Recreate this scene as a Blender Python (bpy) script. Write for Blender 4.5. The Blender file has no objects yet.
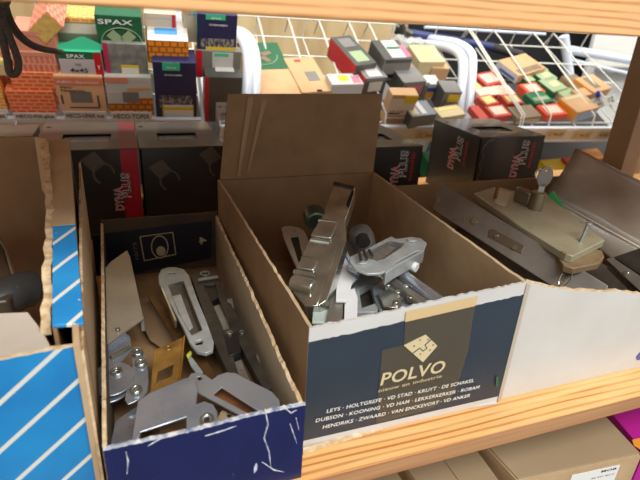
import bpy, bmesh, math, random
from mathutils import Vector, Matrix
random.seed(7)
C = bpy.context.scene.collection
SC = bpy.context.scene
R = math.radians

# ------------------------------------------------------------------ camera
cam_d = bpy.data.cameras.new('camera'); cam = bpy.data.objects.new('camera', cam_d); C.objects.link(cam)
rx = Vector((0.93914,-0.33864,0.05778)); ry = Vector((-0.08897,-0.40223,-0.9112)); rz = Vector((0.33181,0.85061,-0.40788))
cam.matrix_world = Matrix(((rx.x, -ry.x, -rz.x, 0), (rx.y, -ry.y, -rz.y, 0), (rx.z, -ry.z, -rz.z, 0.342), (0, 0, 0, 1)))
cam_d.sensor_width = 36; cam_d.lens = 517.63*36/640; cam_d.clip_start = .01
cam_d.dof.use_dof = True; cam_d.dof.focus_distance = .55; cam_d.dof.aperture_fstop = 9
SC.camera = cam
# ------------------------------------------------------------------ world, lamps, exposure
w = bpy.data.worlds.new('world'); SC.world = w; w.use_nodes = True
bg = w.node_tree.nodes['Background']; bg.inputs[0].default_value = (.97, .98, 1.0, 1); bg.inputs[1].default_value = .72
def area(name, loc, size, power, col=(1, .96, .9), target=None):
    l = bpy.data.lights.new(name, 'AREA'); l.shape = 'RECTANGLE'; l.size, l.size_y = size; l.energy = power; l.color = col
    o = bpy.data.objects.new(name, l); C.objects.link(o); o.location = loc
    d = (Vector(target) - Vector(loc)) if target else Vector((0, 0, -1))
    o.rotation_euler = d.to_track_quat('-Z', 'Y').to_euler(); return o
area('ceiling_lamp_front', (.35, -1.35, 2.25), (2.2, .8), 84, col=(1, .97, .92), target=(.2, .3, 0))
area('ceiling_lamp_back', (.5, 1.15, 2.4), (2.2, .4), 50)
area('ceiling_lamp_right', (2.2, .3, 2.2), (.4, 1.6), 22, target=(.5, .6, 0))
SC.view_settings.view_transform = 'Standard'; SC.view_settings.look = 'None'
SC.view_settings.exposure = 0.08; SC.view_settings.gamma = 1.0; SC.view_settings.use_curve_mapping = False

# ------------------------------------------------------------------ materials
def lin(c):
    return tuple(((v/255)/12.92 if v/255 <= .04045 else ((v/255+.055)/1.055)**2.4) for v in c) + (1,)
MATS = {}
def mat(name, col, rough=.6, metal=0, col2=None, scale=40, amt=.5, stretch=(1, 1, 1), bump=0, bscale=None,
        fleck=None, fscale=120, fthr=.66, trans=0, stripe=None, brick=None, wood=None, coat=0, alpha=1, rvar=0):
    if name in MATS: return MATS[name]
    m = bpy.data.materials.new(name); m.use_nodes = True; nt = m.node_tree; N = nt.nodes; L = nt.links
    b = N['Principled BSDF']; b.inputs['Roughness'].default_value = rough; b.inputs['Metallic'].default_value = metal
    b.inputs['Base Color'].default_value = lin(col); b.inputs['Coat Weight'].default_value = coat
    b.inputs['Transmission Weight'].default_value = trans; b.inputs['Alpha'].default_value = alpha
    tc = N.new('ShaderNodeTexCoord'); mp = N.new('ShaderNodeMapping'); mp.inputs['Scale'].default_value = stretch
    L.new(tc.outputs['Object'], mp.inputs['Vector']); vec = mp.outputs['Vector']
    def noise(s, d=5, v=vec):
        n = N.new('ShaderNodeTexNoise'); n.inputs['Scale'].default_value = s; n.inputs['Detail'].default_value = d
        L.new(v, n.inputs['Vector']); return n.outputs['Fac']
    def ramp(f, a, bb):
        r = N.new('ShaderNodeMapRange'); r.inputs[1].default_value = a; r.inputs[2].default_value = bb
        L.new(f, r.inputs[0]); return r.outputs[0]
    def mix(f, a, bb):
        x = N.new('ShaderNodeMix'); x.data_type = 'RGBA'
        if hasattr(f, 'links'): L.new(f, x.inputs[0])
        else: x.inputs[0].default_value = f
        for s, q in ((6, a), (7, bb)):
            if hasattr(q, 'links'): L.new(q, x.inputs[s])
            else: x.inputs[s].default_value = q
        return x.outputs[2]
    cur = lin(col)
    if wood:
        sx = N.new('ShaderNodeMapping'); sx.inputs['Scale'].default_value = wood['s']; sx.inputs['Location'].default_value = (.3, 3.1, 1.7); L.new(tc.outputs['Object'], sx.inputs['Vector'])
        wv = N.new('ShaderNodeTexWave'); wv.wave_type = 'RINGS'; wv.rings_direction = 'X'
        wv.inputs['Scale'].default_value = wood['k']; wv.inputs['Distortion'].default_value = wood.get('d', 3); wv.inputs['Detail'].default_value = 2
        wv.inputs['Detail Scale'].default_value = .8; L.new(sx.outputs[0], wv.inputs['Vector'])
        cur = mix(ramp(wv.outputs['Fac'], .6, 1), lin(col), lin(col2))
        f2 = noise(9, 8, sx.outputs[0]); cur = mix(ramp(f2, .42, .75), cur, lin(wood['c3']))
    elif brick:
        bt = N.new('ShaderNodeTexBrick'); bt.inputs['Scale'].default_value = 1
        bt.inputs['Color1'].default_value = lin(col); bt.inputs['Color2'].default_value = lin(col2); bt.inputs['Mortar'].default_value = lin(brick['m'])
        bt.inputs['Brick Width'].default_value = brick['w']; bt.inputs['Row Height'].default_value = brick['h']; bt.inputs['Mortar Size'].default_value = brick['g']
        s = N.new('ShaderNodeSeparateXYZ'); L.new(vec, s.inputs[0]); cb = N.new('ShaderNodeCombineXYZ'); ad = N.new('ShaderNodeMath')
        L.new(s.outputs[0], cb.inputs[0]); L.new(s.outputs[1], ad.inputs[0]); L.new(s.outputs[2], ad.inputs[1]); L.new(ad.outputs[0], cb.inputs[1])
        L.new(cb.outputs[0], bt.inputs['Vector']); cur = bt.outputs['Color']
    elif stripe:
        d = N.new('ShaderNodeVectorMath'); d.operation = 'DOT_PRODUCT'; d.inputs[1].default_value = stripe['d']; L.new(tc.outputs['Object'], d.inputs[0])
        a = N.new('ShaderNodeMath'); a.operation = 'ADD'; a.inputs[1].default_value = stripe.get('o', 0) + 100*stripe['p']; L.new(d.outputs['Value'], a.inputs[0])
        mo = N.new('ShaderNodeMath'); mo.operation = 'MODULO'; mo.inputs[1].default_value = stripe['p']; L.new(a.outputs[0], mo.inputs[0])
        lt = N.new('ShaderNodeMath'); lt.operation = 'LESS_THAN'; lt.inputs[1].default_value = stripe['w']; L.new(mo.outputs[0], lt.inputs[0])
        base = mix(ramp(noise(scale), .35, .7), lin(col), lin(col2)); cur = mix(lt.outputs[0], base, lin(stripe['c']))
    elif col2:
        cur = mix(ramp(noise(scale), .5-.5*(1-amt)-.02, .5+.5*(1-amt)), lin(col), lin(col2))
    if fleck:
        cur = mix(ramp(noise(fscale, 8), fthr, fthr+.03), cur, lin(fleck))
    if not isinstance(cur, tuple): L.new(cur, b.inputs['Base Color'])
    if rvar:
        L.new(ramp_out(N, L, noise(scale*.7), max(0, rough-rvar), min(1, rough+rvar)), b.inputs['Roughness'])
    if bump:
        bp = N.new('ShaderNodeBump'); bp.inputs['Strength'].default_value = bump; bp.inputs['Distance'].default_value = .001
        L.new(noise(bscale or scale*3), bp.inputs['Height']); L.new(bp.outputs[0], b.inputs['Normal'])
    MATS[name] = m; return m
def ramp_out(N, L, f, a, b):
    r = N.new('ShaderNodeMapRange'); r.inputs[1].default_value = .3; r.inputs[2].default_value = .7; r.inputs[3].default_value = a; r.inputs[4].default_value = b
    L.new(f, r.inputs[0]); return r.outputs[0]

kraft = mat('kraft cardboard', (190, 162, 124), .85, col2=(172, 144, 108), scale=35, amt=.5, bump=.25, bscale=300)
kraft_brown = mat('brown cardboard', (152, 120, 84), .85, col2=(132, 102, 70), scale=30, amt=.5, bump=.25, bscale=250)
kraft_pale = mat('pale kraft board', (194, 172, 138), .85, col2=(176, 152, 118), scale=30, bump=.2)
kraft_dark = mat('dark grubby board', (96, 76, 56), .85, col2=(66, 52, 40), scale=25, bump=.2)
torn = mat('torn paper edge', (228, 210, 176), .95, col2=(190, 156, 112), scale=160, amt=.6, bump=.6, bscale=600)
torn_white = mat('scuffed white edge', (225, 225, 222), .9, col2=(120, 130, 160), scale=160, amt=.75, bump=.5, bscale=600)
white_card = mat('white coated board', (204, 203, 198), .55, col2=(190, 186, 178), scale=14, amt=.5, bump=.06, bscale=60)
greyback = mat('greyish board inside', (196, 182, 154), .85, col2=(174, 158, 130), scale=22, bump=.15)
navy = mat('navy printed board', (20, 30, 84), .42, col2=(15, 24, 70), scale=30, fleck=(200, 204, 220), fscale=46, fthr=.675, stretch=(1.8, 1, .55), bump=.05)
navy_dark = mat('black navy board', (20, 24, 40), .5, col2=(14, 16, 26), scale=30)
slate = mat('slate printed board', (46, 58, 70), .4, col2=(38, 49, 61), scale=18, amt=.4)
cyan = mat('blue striped board', (24, 130, 190), .5, col2=(18, 114, 176), scale=24, fleck=(130, 190, 220), fscale=220, fthr=.72,
           stripe=dict(d=(-.66, 0, .75), p=.0245, w=.0030, c=(206, 208, 198), o=.004))
cyan2 = mat('blue striped rolled board', (40, 144, 206), .5, col2=(24, 124, 190), scale=24, fleck=(190, 210, 220), fscale=150, fthr=.7,
            stripe=dict(d=(-.85, .6, 0), p=.0235, w=.003, c=(214, 216, 206)))
pine = mat('pine wood', (226, 172, 106), .45, col2=(176, 110, 52), wood=dict(s=(.7, 12, 8), k=4.2, d=8, c3=(238, 190, 128)), bump=.05, bscale=200)
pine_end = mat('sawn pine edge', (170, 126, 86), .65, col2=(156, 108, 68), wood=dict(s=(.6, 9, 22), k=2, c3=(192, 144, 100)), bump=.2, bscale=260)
pine_up = mat('pine wood of upper board', (226, 176, 118), .5, col2=(190, 128, 72), wood=dict(s=(3, 9, 30), k=2.2, d=5, c3=(222, 170, 112)))
postwood = mat('brown post paint', (158, 128, 92), .6, col2=(146, 116, 82), scale=20)
ply = mat('plywood', (206, 184, 140), .7, col2=(160, 132, 88), scale=5, amt=.5, stretch=(2.2, 1, .7))
steel = mat('brushed steel', (172, 170, 164), .35, .65, col2=(130, 126, 118), scale=60, amt=.4, rvar=.12, stretch=(1, 1, 1))
zinc = mat('zinc plate', (206, 212, 220), .24, .72, col2=(140, 152, 168), scale=36, bump=.12, bscale=40, amt=.4, rvar=.14)
zinc_cast = mat('zinc casting', (184, 190, 190), .4, .35, col2=(150, 156, 158), scale=60, amt=.5, bump=.15, bscale=300)
nickel = mat('nickel sheet', (186, 180, 166), .38, .5, col2=(160, 152, 138), scale=25, amt=.4, rvar=.1)
chrome = mat('chrome', (214, 214, 204), .13, .86, col2=(150, 150, 138), scale=45, bump=.15, bscale=60, rvar=.08)
dark_steel = mat('dark oiled steel', (92, 88, 82), .42, .6, col2=(58, 54, 50), scale=60, bump=.1)
dull_steel = mat('dull lock steel', (146, 141, 134), .4, .5, col2=(122, 116, 108), scale=35, rvar=.12, stretch=(1, 1, 1))
brass = mat('brass', (196, 158, 84), .34, .65, col2=(140, 104, 56), scale=60, rvar=.1)
bronze = mat('tarnished brass', (142, 106, 70), .45, .7, col2=(108, 78, 50), scale=70)
copper = mat('rusty brown strip', (176, 122, 82), .6, .3, col2=(140, 90, 56), scale=60)
pale_case = mat('pale yellowed lock case', (176, 171, 146), .4, .3, col2=(148, 143, 118), scale=26, amt=.4, fleck=(120, 108, 82), fscale=120, fthr=.68)
black_pl = mat('black plastic', (28, 28, 28), .4)
grey_pl = mat('grey plastic', (90, 92, 92), .5)
green_pl = mat('green plastic', (16, 140, 62), .35)
white_pl = mat('white plastic', (222, 224, 226), .4)
blue_line = mat('blue line', (20, 110, 190), .4)
hole_dark = mat('painted hole shade', (14, 12, 10), .9)  # near-black colour paints the shade inside holes, slots and notches
powder = mat('white powder coat', (222, 230, 240), .3, coat=.3)
wire_white = mat('white wire coating', (226, 224, 214), .35)
steel_blue = mat('blue painted tube', (40, 52, 104), .4)
rope_m = mat('dark cord', (84, 74, 64), .8, col2=(52, 44, 38), scale=400, bump=.6, bscale=700)
dyna = mat('charcoal printed board', (54, 51, 46), .35, col2=(44, 41, 37), scale=16, amt=.4, coat=.15)
dyna_top = mat('grey brown printed board', (104, 96, 86), .4, col2=(90, 82, 72), scale=16, amt=.4, coat=.2)
red = mat('red print', (176, 28, 46), .4, coat=.2)
film = mat('clear window film', (200, 205, 205), .12, alpha=.45)
cream = mat('cream ink', (204, 188, 148), .6)
white_ink = mat('white ink', (226, 226, 220), .6)
grey_ink = mat('grey ink', (88, 82, 76), .5)
black_ink = mat('black ink', (24, 24, 26), .6)
red_ink = mat('red ink', (214, 44, 60), .5)
tape_m = mat('brown parcel tape', (112, 100, 78), .2, alpha=.3, coat=.4)
tape_over_white = mat('brown parcel tape over white', (206, 180, 132), .3, coat=.3)
sleeve = mat('dusty clear plastic', (150, 140, 124), .42, col2=(122, 108, 92), scale=14, amt=.6, alpha=.86, coat=.15, bump=.3, bscale=20)
concrete = mat('grey floor', (96, 92, 88), .7, col2=(84, 80, 76), scale=4)
magenta = mat('magenta card', (176, 26, 140), .5)
yellow = mat('yellow print', (222, 196, 40), .45)
label_w = mat('white label', (228, 228, 224), .5)
void_shade = mat('painted gap shade', (22, 22, 24), .9)
# retail carton prints
SPAXG = mat('green print', (32, 100, 66), .45, col2=(28, 90, 58), scale=30)
MINT = mat('mint green print', (60, 186, 140), .45)
HECO = mat('orange brick print', (232, 92, 48), .5, col2=(238, 112, 56), brick=dict(m=(244, 160, 112), w=.018, h=.0085, g=.0018))
HECOP = mat('pink brick print', (204, 108, 82), .5, col2=(212, 124, 96), brick=dict(m=(222, 156, 130), w=.009, h=.018, g=.0016))
BRICKO = mat('amber brick print', (232, 142, 36), .5, col2=(240, 160, 60), brick=dict(m=(250, 206, 130), w=.016, h=.0075, g=.0016))
BRICKD = mat('deep orange brick print', (226, 138, 30), .5, col2=(214, 120, 24), brick=dict(m=(150, 84, 24), w=.014, h=.012, g=.0016))
PINKB = mat('salmon board', (202, 138, 112), .6, col2=(192, 124, 100), scale=30)
PEACH = mat('peach printed board', (236, 190, 146), .5, col2=(228, 176, 132), scale=20)
GREYG = mat('grey green board', (118, 116, 100), .6)
GREY = mat('mid grey printed board', (128, 126, 122), .45, col2=(116, 114, 110), scale=20)
DGREY = mat('dark grey printed board', (88, 88, 82), .4, col2=(68, 68, 66), scale=20)
LGREY = mat('light grey label', (196, 196, 194), .5)
NAVYP = mat('navy screw print', (38, 42, 84), .4, col2=(30, 34, 72), scale=22)
CREAMB = mat('cream board', (206, 190, 148), .6, col2=(194, 176, 132), scale=18)
KRAFTB = mat('shop kraft board', (202, 164, 120), .7, col2=(188, 148, 104), scale=20)
TAUPE = mat('taupe board', (134, 116, 92), .6, col2=(122, 104, 82), scale=20)
REDO = mat('orange red print', (226, 82, 42), .5)
REDC = mat('brick red print', (190, 70, 52), .5)
ROSE = mat('pale rose label', (232, 196, 176), .5)
BEIGEY = mat('straw yellow label', (222, 206, 130), .5)
GREENB = mat('bottle green print', (38, 112, 70), .45)
GREENL = mat('pale green label', (148, 168, 128), .5)
AMBER = mat('amber print', (226, 150, 50), .5)
REDB = mat('bright red print', (190, 30, 44), .4)
SCREWS = mat('scattered screws print', (150, 146, 136), .4, col2=(60, 60, 80), scale=220, amt=.95, stretch=(1, .4, .4))

# ------------------------------------------------------------------ geometry helpers
XF = {}                                  # world matrix of every empty
def tag(o, label=None, cat=None, group=None, kind=None):
    if label: o['label'] = label
    if cat: o['category'] = cat
    if group: o['group'] = group
    if kind: o['kind'] = kind
    return o
def thing(name, label, cat, loc, rot=None, group=None):
    o = bpy.data.objects.new(name, None); C.objects.link(o); o.empty_display_size = .02
    M = Matrix.Translation(Vector(loc))
    if rot: M = M @ rot.to_4x4()
    o.matrix_world = M; XF[o] = M.copy(); return tag(o, label, cat, group)
class G:
    def __init__(s): s.b = bmesh.new(); s.mi = 0; s.mats = []
    def m(s, mt):
        if mt not in s.mats: s.mats.append(mt)
        s.mi = s.mats.index(mt); return s
    def f(s, vs):
        try: fc = s.b.faces.new(vs)
        except ValueError: return None
        fc.material_index = s.mi; return fc
    def hexa(s, p):                      # 8 points: bottom 4, top 4
        v = [s.b.verts.new(q) for q in p]
        for i in ((3, 2, 1, 0), (4, 5, 6, 7), (0, 1, 5, 4), (1, 2, 6, 5), (2, 3, 7, 6), (3, 0, 4, 7)): s.f([v[k] for k in i])
        return s
    def box(s, lo, hi):
        x0, y0, z0 = lo; x1, y1, z1 = hi
        return s.hexa([(x0, y0, z0), (x1, y0, z0), (x1, y1, z0), (x0, y1, z0), (x0, y0, z1), (x1, y0, z1), (x1, y1, z1), (x0, y1, z1)])
    def prism(s, pts, vec, holes=()):
        vec = Vector(vec); loops = [list(map(Vector, pts))] + [list(map(Vector, h)) for h in holes]
        tb = bmesh.new(); es = []
        for lp in loops:
            vs = [tb.verts.new(p) for p in lp]
            for i in range(len(vs)): es.append(tb.edges.new((vs[i], vs[(i+1) % len(vs)])))
        bmesh.ops.triangle_fill(tb, use_beauty=True, edges=es)
        fs = list(tb.faces); r = bmesh.ops.extrude_face_region(tb, geom=fs)
        bmesh.ops.translate(tb, vec=vec, verts=[g for g in r['geom'] if isinstance(g, bmesh.types.BMVert)])
        bmesh.ops.recalc_face_normals(tb, faces=list(tb.faces))
        mp = {v: s.b.verts.new(v.co) for v in tb.verts}
        for fc in tb.faces: s.f([mp[v] for v in fc.verts])
        tb.free(); return s
    def tube(s, path, r, seg=10, cap=True):
        path = [Vector(p) for p in path]; n = len(path); rings = []; up = Vector((.13, .31, .94)).normalized()
        rr = r if isinstance(r, (list, tuple)) else [r]*n
        for i, p in enumerate(path):
            d = (path[min(i+1, n-1)] - path[max(i-1, 0)]).normalized()
            u = up - d*up.dot(d); u.normalize(); up = u; v = d.cross(u)
            rings.append([s.b.verts.new(p + (u*math.cos(2*math.pi*k/seg) + v*math.sin(2*math.pi*k/seg))*rr[i]) for k in range(seg)])
        for a, b in zip(rings, rings[1:]):
            for k in range(seg): s.f([a[k], a[(k+1) % seg], b[(k+1) % seg], b[k]])
        if cap: s.f(rings[0][::-1]); s.f(rings[-1])
        return s
    def done(s, name, mats=None, parent=None, bevel=0, smooth=35, world=True, origin=None):
        mats = mats or s.mats
        if not isinstance(mats, (list, tuple)): mats = [mats]
        bmesh.ops.recalc_face_normals(s.b, faces=list(s.b.faces)) if bevel or smooth else None
        loc = Vector((0, 0, 0))
        if parent is not None and world: s.b.transform(XF[parent].inverted())
        elif parent is None:
            zs = [v.co for v in s.b.verts]; n = len(zs)
            loc = Vector((sum(v.x for v in zs)/n, sum(v.y for v in zs)/n, min(v.z for v in zs))) if origin is None else Vector(origin)
            s.b.transform(Matrix.Translation(-loc))
        me = bpy.data.meshes.new(name); s.b.to_mesh(me); s.b.free()
        for mt in mats: me.materials.append(mt)
        if smooth:
            for p in me.polygons: p.use_smooth = True
            me.set_sharp_from_angle(angle=R(smooth))
        o = bpy.data.objects.new(name, me); C.objects.link(o)
        if parent is not None: o.parent = parent; XF[o] = XF[parent]
        else: o.location = loc; XF[o] = Matrix.Translation(loc)
        if bevel:
            md = o.modifiers.new('bevel', 'BEVEL'); md.width = bevel; md.segments = 2; md.limit_method = 'ANGLE'; md.angle_limit = R(40)
        return o
def V3(p): return Vector(p)
def ring(c, u, v, a, b=None, n=20, t0=0, t1=None):
    c, u, v = V3(c), V3(u).normalized(), V3(v).normalized(); b = b or a; out = []
    for k in range(n):
        t = t0 + (2*math.pi*k/n if t1 is None else (t1-t0)*k/(n-1)); out.append(c + u*math.cos(t)*a + v*math.sin(t)*b)
    return out
def frame(pts):                          # u, v, n of a point list lying in a plane
    a = V3(pts[0]); u = (V3(pts[1]) - a).normalized(); n = u.cross(V3(pts[2]) - a).normalized()
    if n.z < 0: n = -n
    return u, n.cross(u), n
def smoothpts(pts, it=1):                # Chaikin corner cutting
    for _ in range(it):
        q = []
        for i in range(len(pts)):
            a, b = V3(pts[i]), V3(pts[(i+1) % len(pts)]); q += [a*.78 + b*.22, a*.22 + b*.78]
        pts = q
    return pts
def plate(name, pts, t, mt, parent, holes=(), bevel=.0004, soft=0, n=(0, 0, 1)):
    n = V3(n).normalized(); pts = smoothpts(pts, soft) if soft else pts
    return G().prism(pts, -n*t, holes).done(name, mt, parent, bevel=bevel)
FONT_CACHE = {}
def text_mesh(s, bold=0, shear=0, ext=0):
    cu = bpy.data.curves.new('t', 'FONT'); cu.body = s; cu.size = 1; cu.offset = bold; cu.shear = shear; cu.extrude = 0
    cu.resolution_u = 3; cu.space_character = 1.05
    ob = bpy.data.objects.new('t', cu); me = bpy.data.meshes.new_from_object(ob); bpy.data.objects.remove(ob); return me
def text(s, pA, pB, n, h, mt, parent, bold=.012, shear=0, lift=.0004, name='lettering', world=True):
    """lettering whose baseline runs from pA to pB on a surface with normal n, capitals h high"""
    me = text_mesh(s, bold, shear); pA, pB, n = V3(pA), V3(pB), V3(n).normalized()
    xs = [v.co.x for v in me.vertices]; x0, x1 = min(xs), max(xs); u = (pB-pA).normalized(); v = n.cross(u).normalized()
    sx = (pB-pA).length/(x1-x0); sy = h/.7
    inv = XF[parent].inverted() if world else Matrix.Identity(4)
    for q in me.vertices:
        q.co = inv @ (pA + u*((q.co.x-x0)*sx) + v*(q.co.y*sy) + n*lift)
    me.materials.append(mt); o = bpy.data.objects.new(name, me); C.objects.link(o); o.parent = parent; return o
def wall(g, p0, p1, z0, h0, h1, t, inn, outer, inner, edge, n=24, jit=.0008, bands=None, wob=0, seed=1, dip=None):
    """cardboard panel from p0 to p1; outer skin bands = [(height, material)...] measured down from the top when negative"""
    rnd = random.Random(seed); p0, p1, inn = V3((*p0, 0)), V3((*p1, 0)), V3((*inn, 0)).normalized()*t
    cols = []; ph = rnd.random()*6
    for i in range(n+1):
        f = i/n; p = p0.lerp(p1, f); top = h0 + (h1-h0)*f + rnd.uniform(-jit, jit) + wob*math.sin(f*9+ph)
        if dip: top -= dip(f)
        p = p + inn*(wob*20*math.sin(f*7+ph))
        lv = [z0] + [(top+b[0] if b[0] < 0 else b[0]) for b in (bands or [])] + [top]
        o = [g.b.verts.new(p + Vector((0, 0, z))) for z in lv]
        q = [g.b.verts.new(p + inn + Vector((0, 0, z0))), g.b.verts.new(p + inn + Vector((0, 0, top - rnd.uniform(0, jit*2))))]
        cols.append((o, q))
    om = [outer] + [b[1] for b in (bands or [])]
    for (o, q), (o2, q2) in zip(cols, cols[1:]):
        for k in range(len(o)-1): g.m(om[k]); g.f([o[k], o2[k], o2[k+1], o[k+1]])
        g.m(edge); g.f([o[-1], o2[-1], q2[1], q[1]]); g.m(inner); g.f([q[1], q2[1], q2[0], q[0]]); g.m(kraft_brown); g.f([q[0], q2[0], o2[0], o[0]])
    g.m(edge)
    for o, q in (cols[0], cols[-1]): g.f(list(o) + [q[1], q[0]])
    return g

# ------------------------------------------------------------------ setting
def struct(name, g, m): return tag(g.done(name, m, bevel=0, smooth=0), kind='structure')
struct('floor', G().box((-3, -2, -1.06), (4.5, 3.2, -1.0)), concrete)
struct('wall_back', G().box((-3, 2.3, -1.0), (4.5, 2.36, 2.3)), mat('back wall paint', (120, 112, 100), .9, col2=(104, 98, 88), scale=3))

# wooden rack: three boards and an upright
rk = thing('wooden_rack', 'pine shelving rack with bright planed boards and a brown upright at right', 'shelf rack', (0, .275, 0))
def board(z1, y0, y1, mt, me, label=None, x0=-.9, x1=1.25, th=.018):
    g = G().m(mt).box((x0, y0, z1-th), (x1, y1, z1))
    o = g.done('shelf_board', [mt, me], rk, bevel=.0012)
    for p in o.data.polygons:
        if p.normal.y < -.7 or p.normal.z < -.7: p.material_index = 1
    if label: o['label'] = label
board(0, .275, .995, pine, pine_end, 'pine board under the hardware boxes')
board(.3605, .275, .93, pine_up, pine_up, 'upper pine board crossing the top of the view', th=.0235)
board(-.34, .255, .995, pine, pine_end)
for nm, a, b, mt in (('upright', ((0.826,0.6582,0.1179)[0], (0.826,0.657,0.1146)[1], -1), ((0.826,0.6582,0.1179)[0]+.036, (0.826,0.7018,0.115)[1], .337), postwood), ('rear_upright', (-.86, .93, -1), (-.80, .99, .337), postwood), ('rear_upright', (1.18, .93, -1), (1.24, .99, .337), postwood),):
    z0 = .0001 if nm == 'upright' else -1
    G().box((a[0], a[1], z0), b).done(nm, mt, rk, bevel=.001)

# ------------------------------------------------------------------ display rack behind
O = Vector((0.5882,1.0837,0.1)); U = Vector((0.99692,-0.07846,0)); V = Vector((0.07052,0.89602,0.43837)); Nn = Vector((-0.03439,-0.43702,0.89879))
GR = Matrix((U, V, Nn)).transposed()
def gl(a, b, h): return O + U*a + V*b + Nn*h
dr = thing('display_rack', 'white sloping wire display rack holding cartons of screws', 'display rack', O, GR)
def lbox(g, a0, a1, b0, b1, h0, h1): return g.box((a0, b0, h0), (a1, b1, h1))
for a0, a1, bb in ((-1.15, -.438, .024), (-.40, .115, 0), (.125, .86, -.006)):
    g = G().m(powder); lbox(g, a0, a1, bb-.008, bb+.002, -.034, .004); lbox(g, a0, a1, bb-.012, bb+.012, -.038, -.03)
    g.done('front_lip', None, dr, bevel=.0012, world=False)
    g = G(); lbox(g, a0+.004, a1-.004, bb-.0092, bb-.0082, -.029, -.003); g.done('price_strip', mat('price strip card', (214, 208, 190), .5), dr, world=False)
def wire(g, pts, r=.0017): return g.tube([Vector(p) for p in pts], r, 7)
for a0, a1, L_ in ((-1.15, -.438, .40), (-.40, .115, .385), (.125, .78, .40)):
    g = G().m(wire_white)
    for k in range(5): wire(g, [(a0, .02+k*(L_-.02)/4, -.004), (a1, .02+k*(L_-.02)/4, -.004)], .0022)
    wire(g, [(a0, L_, .05), (a1, L_, .05)], .0022); wire(g, [(a0, L_, -.004), (a0, L_, .05)]); wire(g, [(a1, L_, -.004), (a1, L_, .05)])
    n = int((a1-a0)/.115)
    for k in range(n+1):
        a = a0+(a1-a0)*k/n; wire(g, [(a, 0, -.002), (a, L_, -.002), (a, L_, .05)])
    g.done('wire_basket', None, dr, world=False, smooth=60)
DIV = [(-0.1055,0.3446,0.035), (-0.1882,0.337,0.035), (-0.269,0.3393,0.035), (-0.0206,0.327,0.035), (0.3445,0.3263,0.035), (0.352,0.2444,0.035), (0.4311,0.2494,0.035), (0.5667,0.3274,0.035), (0.6411,0.3275,0.035), (0.0367,0.2155,0.035)]
for a, b, h in DIV:
    g = G().m(wire_white); wire(g, [(a, 0, 0), (a, .012, .026), (a, .34, .048), (a, .385, .048), (a, .405, 0)], .0022)
    g.done('wire_divider', None, dr, world=False, smooth=60)
# tubular side brackets in pairs
def curve(pts, n=8):
    P = [Vector(p) for p in pts]; P = [P[0]*2-P[1]] + P + [P[-1]*2-P[-2]]; out = []
    for i in range(1, len(P)-2):
        for k in range(n):
            t = k/n; a, b, c, d = P[i-1], P[i], P[i+1], P[i+2]
            out.append(.5*((2*b) + (c-a)*t + (2*a-5*b+4*c-d)*t*t + (-a+3*b-3*c+d)*t**3))
    out.append(P[-2]); return out
G().tube(curve([(0.2375,1.1,0.1042), (0.2485,1.13,0.1623), (0.2595,1.16,0.221), (0.2617,1.2,0.2587), (0.258,1.28,0.2764), (0.2504,1.42,0.2772)]), .0115, 14).done('side_bracket', powder, dr)
G().tube(curve([(0.2618,1.11,0.1017), (0.2707,1.14,0.1608), (0.2796,1.17,0.2203), (0.2797,1.21,0.2606), (0.2766,1.29,0.2787), (0.2702,1.43,0.2799)]), .0115, 14).done('side_bracket', powder, dr)
G().tube(curve([(0.792,1.12,0.0991), (0.8012,1.14,0.1505), (0.8174,1.17,0.2152), (0.8245,1.2,0.2511), (0.8243,1.26,0.2656), (0.8259,1.36,0.2655), (0.8436,1.52,0.2625)]), .0125, 14).done('side_bracket', powder, dr)
G().tube(curve([(0.8306,1.14,0.0945), (0.8428,1.16,0.1471), (0.859,1.19,0.2135), (0.868,1.22,0.2554), (0.8638,1.28,0.2754), (0.8622,1.38,0.2786), (0.8738,1.54,0.2769)]), .0125, 14).done('side_bracket', powder, dr)
# plywood back, then a near-black sheet painting the shade of the open back
g = G().box((-1.6, 1.78, -.9), (.98, 1.80, .9)); g.done('back_panel', ply, dr, smooth=0)['label'] = 'streaky plywood back panel'
g = G().box((.98, 1.9, -.9), (2.05, 1.92, .9)); g.done('back_panel', void_shade, dr, smooth=0)['label'] = 'near-black sheet in place of the dark open back'
G().tube([(1.0029,1.7,0.3039), (1.5716,1.75,0.3012)], .006, 8).done('cross_rail', powder, dr)
lp = G(); lbox(lp, -1.1, .86, -.01, .42, -.158, -.15); lp.done('lower_tray', mat('dark lower tray', (52, 48, 46), .7), dr, world=False, bevel=.001)
g = G(); 
for a in (-1.13, -.419, .12): g = G(); lbox(g, a-.006, a+.006, .02, .40, -.32, -.04); g.done('end_plate', powder, dr, world=False, bevel=.001)
for x in (-.5, .14):
    G().box((x-.02, 1.5, -1.0), (x+.02, 1.54, .5)).done('rack_leg', powder, dr, bevel=.002)
# white trolley-like frame at right
wf = thing('tube_frame', 'white tubular metal frame with wide white panels at far right', 'frame', (1.9, 1.75, -1.0))
G().tube([(1.5248,1.6,0.3014), (1.603,1.6,0.1481), (1.697,1.6,-0.0445)], .017, 14).done('upright_tube', powder, wf)
G().tube([(1.5634,1.6,0.2546), (1.7144,1.62,0.2431), (1.9596,1.62,0.2198), (2.4553,1.62,0.1734)], .016, 14).done('cross_tube', powder, wf)
G().tube([(1.5843,1.6,0.22), (1.7459,1.61,0.1973), (1.97,1.61,0.1672), (2.3562,1.62,0.1218)], .007, 10).done('cross_rod', powder, wf)
G().box((1.8, 1.72, -1.0), (2.9, 1.74, .6)).done('panel', mat('white enamel panel', (226, 224, 216), .5), wf, bevel=.002)
G().box((1.84, 1.66, (1.8043,1.66,0.1814)[2]-.012), (2.9, 1.719, (1.8043,1.66,0.1814)[2]+.012)).done('grey_rail', mat('grey enamel', (150, 150, 146), .5), wf, bevel=.002)
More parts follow.
